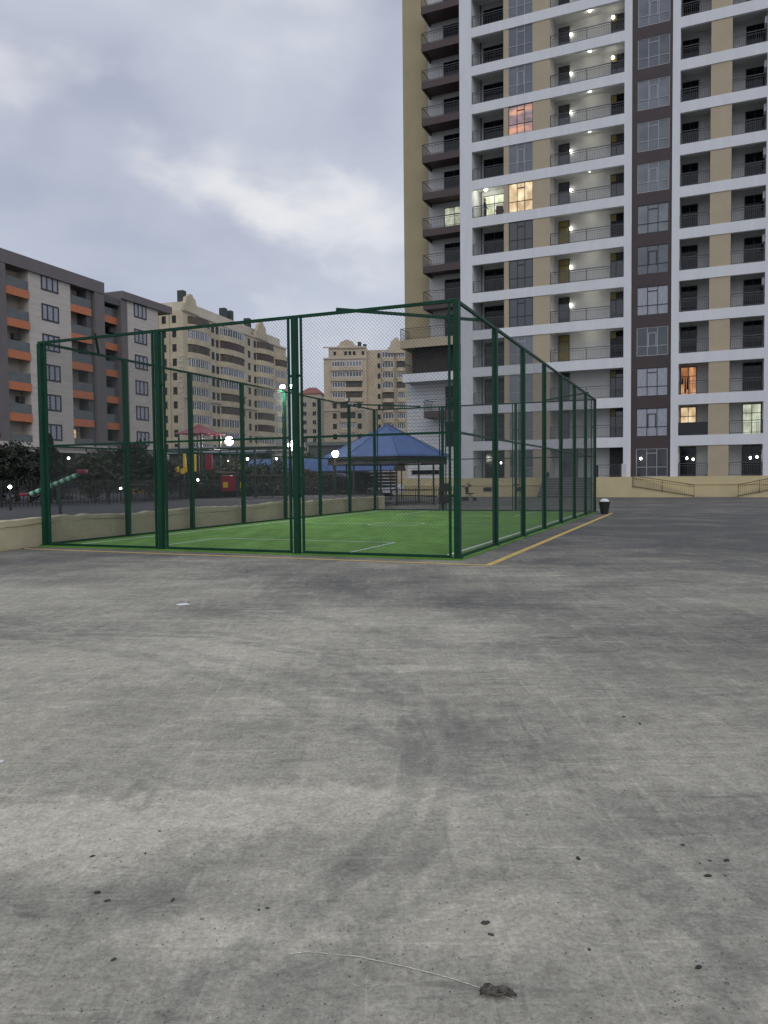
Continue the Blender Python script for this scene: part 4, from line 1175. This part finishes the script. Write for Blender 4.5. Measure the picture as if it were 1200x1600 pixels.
q = MB(); q.bar((-.38,0,0),(-.38,0,1.45),.02,6); q.bar((.30,0,0),(.30,0,1.45),.02,6); q.bar((-.38,0,1.4),(.30,0,1.4),.018,6); q.bar((-.38,-.2,.02),(-.38,.2,.02),.02,6); q.bar((.30,-.2,.02),(.30,.2,.02),.02,6)
q.build('frame', M['black'], cl_)
for x0, x1, zl, zh in ((-.30,-.12,.9,1.38),(-.08,.06,.25,1.42),(.08,.26,.5,1.38)):
    q = MB(); n_ = 6
    P_ = [(x0+(x1-x0)*(i/n_), .05*math.sin(i*2.2), zl+.04*math.sin(i*3)) for i in range(n_+1)]; T_ = [(x0+.03+(x1-x0-.06)*(i/n_), .03*math.sin(i*2.2), zh-.05*abs(i/n_*2-1)) for i in range(n_+1)]
    q._add(P_+T_+[(x,y+.05,z) for x,y,z in P_+T_], [(i,i+1,n_+2+i,n_+1+i) for i in range(n_)]+[(n_+1+i+2*n_+2,n_+2+i+2*n_+2,i+1+2*n_+2,i+2*n_+2) for i in range(n_)])
    q.build('garment', M['cloth_dark'], cl_)
ch_ = thing('armchair', t2w(2.2,1.1,zk[7]), -TYAW+.2, 'brown armchair on the brightly lit upper balcony beside the person', 'chair')
MB().box(-.28,.28,-.28,.25,.36,.48).build('seat', M['maroon'], ch_, bevel=.02)
MB().box(-.28,.28,.20,.30,.485,1.15).build('backrest', M['maroon'], ch_, bevel=.02)
for sx_ in (-.24,.24):
    for sy_ in (-.24,.22): MB().box(sx_-.025,sx_+.025,sy_-.025,sy_+.025,0,.36).build('leg', M['black'], ch_)
    MB().box(sx_-.04+(.05 if sx_ > 0 else -.05),sx_+.04+(.05 if sx_ > 0 else -.05),-.28,.2,.62,.68).build('armrest', M['black'], ch_)

# ------------------------------------------------------------------ stones and litter on the asphalt
random.seed(11)
def pebble_mesh(seed, sx, sy, sz):
    rnd = random.Random(seed); bm = bmesh.new(); bmesh.ops.create_icosphere(bm, subdivisions=2, radius=1)
    for v in bm.verts:
        k = 1+rnd.uniform(-.32,.32); v.co = Vector((v.co.x*sx*k, v.co.y*sy*k, v.co.z*sz*k+sz*.45))
    me = bpy.data.meshes.new('pebble'); bm.to_mesh(me); bm.free()
    for p in me.polygons: p.use_smooth = True
    return me
peb = [(1.28,3.00,.014,'largest dark pebble of the cluster near the right edge'),(1.34,3.12,.008,None),(1.41,3.12,.012,'flat dark pebble at the right of the cluster near the right edge'),(1.28,3.26,.009,None),(1.35,3.0,.006,None),(1.29,3.10,.006,None),
       (.80,3.15,.013,'lone pale edged pebble left of the cluster near the right edge'),(.35,2.69,.013,'oval grey pebble on the pale stain below the middle'),(.36,2.62,.010,'smaller oval pebble just below another on the pale stain'),(1.01,2.43,.012,'round grey pebble at the lower right, alone'),
       (-1.13,2.92,.012,'dark pebble at the lower left, upper of a pair'),(-1.07,2.86,.010,'dark pebble at the lower left, lower of a pair'),(-.82,2.86,.011,'flat dark pebble right of the pair at the lower left'),(-.45,2.80,.009,'dark pebble left of the middle, larger of two'),(-.48,2.79,.006,None),(-.92,2.50,.008,'small black pebble near the lower left corner'),
       (-1.26,3.21,.010,'pebble beside the pale dust patch at the left'),(-1.04,3.23,.007,None),(-1.04,3.44,.006,None),(.68,2.53,.006,None),(1.64,4.89,.014,None),(1.58,5.04,.012,None)]
pm = [link('pebble', pebble_mesh(i,1.1,.6+.08*i,.34)) for i in range(4)]
for o in pm: o.data.materials.append(M['stone'])
for i, (x,y,s,lb_) in enumerate(peb):
    o = pm[i] if i < 4 else pm[i%4].copy()
    if i >= 4: COL.objects.link(o)
    o.location = (x,y,0); o.scale = (s,s*random.uniform(.8,1.1),s); o.rotation_euler = (0,0,random.uniform(0,6))
    if lb_: tag(o, lb_, 'pebble')
    else: tag(o, 'tiny dark pebble lying on the dusty asphalt', 'pebble')
    o['group'] = 'dark pebbles on the asphalt'
lf = MB()
def leafy(pts, z=.006):
    n = len(pts); lf._add([(x,y,z+random.uniform(0,.012)) for x,y in pts]+[(sum(p[0] for p in pts)/n, sum(p[1] for p in pts)/n, z+.022)], [(i,(i+1)%n,n) for i in range(n)]+[tuple(reversed(range(n)))])
rl2 = random.Random(9)
def crumple(cx, cy, rx, ry, rot, n=8):
    P_ = []; F_ = []
    for j in range(n+1):
        for i in range(n+1):
            a = i/n*2-1; b_ = j/n*2-1; wd = (1-a*a)**.5*(.85+.3*rl2.random())
            x = a*rx*(1+rl2.uniform(-.05,.05)); y = b_*ry*wd
            P_.append((cx+x*math.cos(rot)-y*math.sin(rot), cy+x*math.sin(rot)+y*math.cos(rot), .004+.012*abs(math.sin(a*4+b_*3))*rl2.random()+.008*abs(b_)))
    for j in range(n):
        for i in range(n): q_ = j*(n+1)+i; F_.append((q_,q_+1,q_+n+2,q_+n+1))
    lf._add(P_, F_)
crumple(.335,2.308,.05,.022,.1); crumple(.300,2.318,.032,.010,.9,6); crumple(.365,2.300,.03,.012,-.4,6)
tag(lf.build('dry_leaf', mat('withered_leaf', (.06,.057,.045), .85, .75, 60, col2=(.11,.10,.08))), 'crumpled dark withered leaf flat on the asphalt at the bottom', 'leaf')
pp = MB(); pp._add([(-2.69,9.80,.004),(-2.60,9.76,.004),(-2.50,9.79,.010),(-2.56,9.84,.022),(-2.66,9.84,.014)],[(0,1,2,3,4)]); pp._add([(-2.69,9.80,.002),(-2.60,9.76,.002),(-2.50,9.79,.008),(-2.56,9.84,.019),(-2.66,9.84,.011)],[(4,3,2,1,0)])
tag(pp.build('paper_scrap', M['foam']), 'bent white scrap of paper on the asphalt before the court', 'litter')
pp = MB(); pp.box(-2.29,-2.19,4.31,4.335,.002,.01)
tag(pp.build('paper_scrap', M['foam'], bevel=.002), 'thin white scrap at the left edge of the asphalt', 'litter')
gr = MB(); rnd = random.Random(4)
for i in range(2600):
    y = 2.0+rnd.random()**2.2*12; x = rnd.uniform(-.62,.62)*y*.95; s = rnd.uniform(.0012,.0038)*(1+.10*y)
    a = rnd.uniform(0,6.28); c_, s_n = math.cos(a)*s, math.sin(a)*s
    gr._add([(x+c_,y+s_n,.001),(x-s_n,y+c_,.001),(x-c_,y-s_n,.001),(x+s_n,y-c_,.001),(x,y,s*.9)],[(0,1,4),(1,2,4),(2,3,4),(3,0,4)])
go = gr.build('gravel', mat('grit', (.16,.155,.145), .9, .6, 8)); tag(go, kind='stuff')
gr = MB()
for i in range(900):
    y = 2.0+rnd.random()**2.0*10; x = rnd.uniform(-.62,.62)*y*.95; s = rnd.uniform(.0007,.0024)*(1+.08*y)
    gr._add([(x+s,y,.001),(x,y+s,.001),(x-s,y,.001),(x,y-s,.001),(x,y,s)],[(0,1,4),(1,2,4),(2,3,4),(3,0,4)])
go = gr.build('gravel', M['stone_pale']); tag(go, kind='stuff')

# ------------------------------------------------------------------ sky, sun, camera
SUN = Vector((.12,-.85,.60)).normalized()
w = bpy.data.worlds.new('World'); scene.world = w; w.use_nodes = True
nt = w.node_tree; N = nt.nodes; L = nt.links
bg = N['Background']
sky = N.new('ShaderNodeTexSky'); sky.sky_type = 'NISHITA'; sky.sun_disc = False
sky.sun_elevation = math.asin(SUN.z); sky.sun_rotation = math.atan2(SUN.x, SUN.y)
tc = N.new('ShaderNodeTexCoord'); D = tc.outputs['Generated']
def nz(scale, det, rough, vec, dist=0.):
    n = N.new('ShaderNodeTexNoise'); n.inputs['Scale'].default_value = scale; n.inputs['Detail'].default_value = det; n.inputs['Roughness'].default_value = rough; n.inputs['Distortion'].default_value = dist
    L.new(vec, n.inputs['Vector']); return n.outputs[0]
def mr(x, a, b, lo, hi):
    r = N.new('ShaderNodeMapRange'); r.interpolation_type = 'SMOOTHSTEP'
    for i, v in ((1,a),(2,b),(3,lo),(4,hi)): r.inputs[i].default_value = v
    L.new(x, r.inputs[0]); return r.outputs[0]
def mth(op, a, b):
    n = N.new('ShaderNodeMath'); n.operation = op
    for i, v in enumerate((a,b)):
        if isinstance(v,(int,float)): n.inputs[i].default_value = v
        else: L.new(v, n.inputs[i])
    return n.outputs[0]
def mixw(f, a, b, mode='MIX'):
    n = N.new('ShaderNodeMix'); n.data_type = 'RGBA'; n.blend_type = mode
    for i, v in ((0,f),(6,a),(7,b)):
        if isinstance(v,tuple): n.inputs[i].default_value = (*v,1)
        elif isinstance(v,(int,float)): n.inputs[i].default_value = v
        else: L.new(v, n.inputs[i])
    return n.outputs[2]
mp = N.new('ShaderNodeMapping'); mp.inputs['Scale'].default_value = (1,1,1.7); mp.inputs['Location'].default_value = (.35,.1,.55); L.new(D, mp.inputs[0])
big = nz(2.0, 5, .5, mp.outputs[0], .25)
fine = nz(3.8, 5, .5, mp.outputs[0], .15)
cl = mth('ADD', mth('MULTIPLY', big, .62), mth('MULTIPLY', fine, .38))
cloud = mixw(mr(cl, .38, .57, 0, 1), (.43,.462,.58), (.56,.60,.695))
cloud = mixw(mr(cl, .55, .70, 0, .55), cloud, (.88,.89,.93))
# pale breaks in the overcast, low in the sky ahead
for (dx, dy, dz, ra, k) in ((-.13,.93,.355,.085,.62),(-.075,.94,.325,.085,.6),(-.01,.95,.305,.085,.6),(-.19,.92,.385,.08,.5),(-.41,.85,.405,.07,.5),(-.06,.82,.56,.11,.5),(-.15,.83,.53,.08,.3)):
    dn = N.new('ShaderNodeVectorMath'); dn.operation = 'DISTANCE'; L.new(D, dn.inputs[0]); dn.inputs[1].default_value = tuple(Vector((dx,dy,dz)).normalized())
    dd = mth('ADD', dn.outputs['Value'], mth('MULTIPLY', mth('SUBTRACT', nz(6.0, 4, .5, mp.outputs[0], .2), .5), -.36))
    cloud = mixw(mth('MULTIPLY', mr(dd, -ra*.2, ra*1.15, 1, 0), k), cloud, (.93,.92,.92))
sep = N.new('ShaderNodeSeparateXYZ'); L.new(D, sep.inputs[0])
# the overcast is brighter overhead and towards the low sun behind the camera
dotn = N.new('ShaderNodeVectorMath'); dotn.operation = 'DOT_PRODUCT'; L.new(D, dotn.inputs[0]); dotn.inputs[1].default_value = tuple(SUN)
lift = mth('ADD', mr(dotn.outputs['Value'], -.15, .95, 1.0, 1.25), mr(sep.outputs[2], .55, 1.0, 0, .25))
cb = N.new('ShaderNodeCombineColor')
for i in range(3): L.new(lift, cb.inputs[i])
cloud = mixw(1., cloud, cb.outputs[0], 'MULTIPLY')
skys = mixw(1., sky.outputs[0], (.10,.10,.10), 'MULTIPLY')
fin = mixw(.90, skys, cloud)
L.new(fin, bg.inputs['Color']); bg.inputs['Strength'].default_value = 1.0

sl_ = bpy.data.lights.new('sun','SUN'); sl_.energy = .5; sl_.angle = R(40); sl_.color = (1,.95,.88)
so = bpy.data.objects.new('sun', sl_); COL.objects.link(so); so.rotation_euler = (-SUN).to_track_quat('-Z','Y').to_euler(); so.location = (-20,-20,40)
# floodlight beam on the court post
sp = bpy.data.lights.new('floodlight_light','SPOT'); sp.energy = 220; sp.spot_size = R(120); sp.spot_blend = .6; sp.color = (.95,1,.93); sp.shadow_soft_size = .08
spo = bpy.data.objects.new('floodlight_light', sp); COL.objects.link(spo)
spo.location = c2w(-W+.28, by[4]-.25, H+.2); spo.rotation_euler = (R(0),R(10),0)

cam = bpy.data.cameras.new('camera'); co = bpy.data.objects.new('camera', cam); COL.objects.link(co)
cam.sensor_fit = 'VERTICAL'; cam.sensor_height = 36; cam.lens = 36*1198.8/1600; cam.clip_end = 3000; cam.clip_start = .05
pt, rl_ = .04354957, -.00973267
c_, s_ = math.cos(pt), math.sin(pt); right = Vector((1,0,0)); fwd = Vector((0,c_,-s_)); up = Vector((0,s_,c_))
r2 = right*math.cos(rl_)+up*math.sin(rl_); u2 = -right*math.sin(rl_)+up*math.cos(rl_)
mw = Matrix((r2, u2, -fwd)).transposed().to_4x4(); mw.translation = (0,0,1.6)
co.matrix_world = mw
scene.camera = co
scene.view_settings.view_transform = 'Standard'; scene.view_settings.look = 'None'
scene.view_settings.exposure = 0; scene.view_settings.gamma = 1
scene.cycles.use_denoising = True
scene.cycles.max_bounces = 6
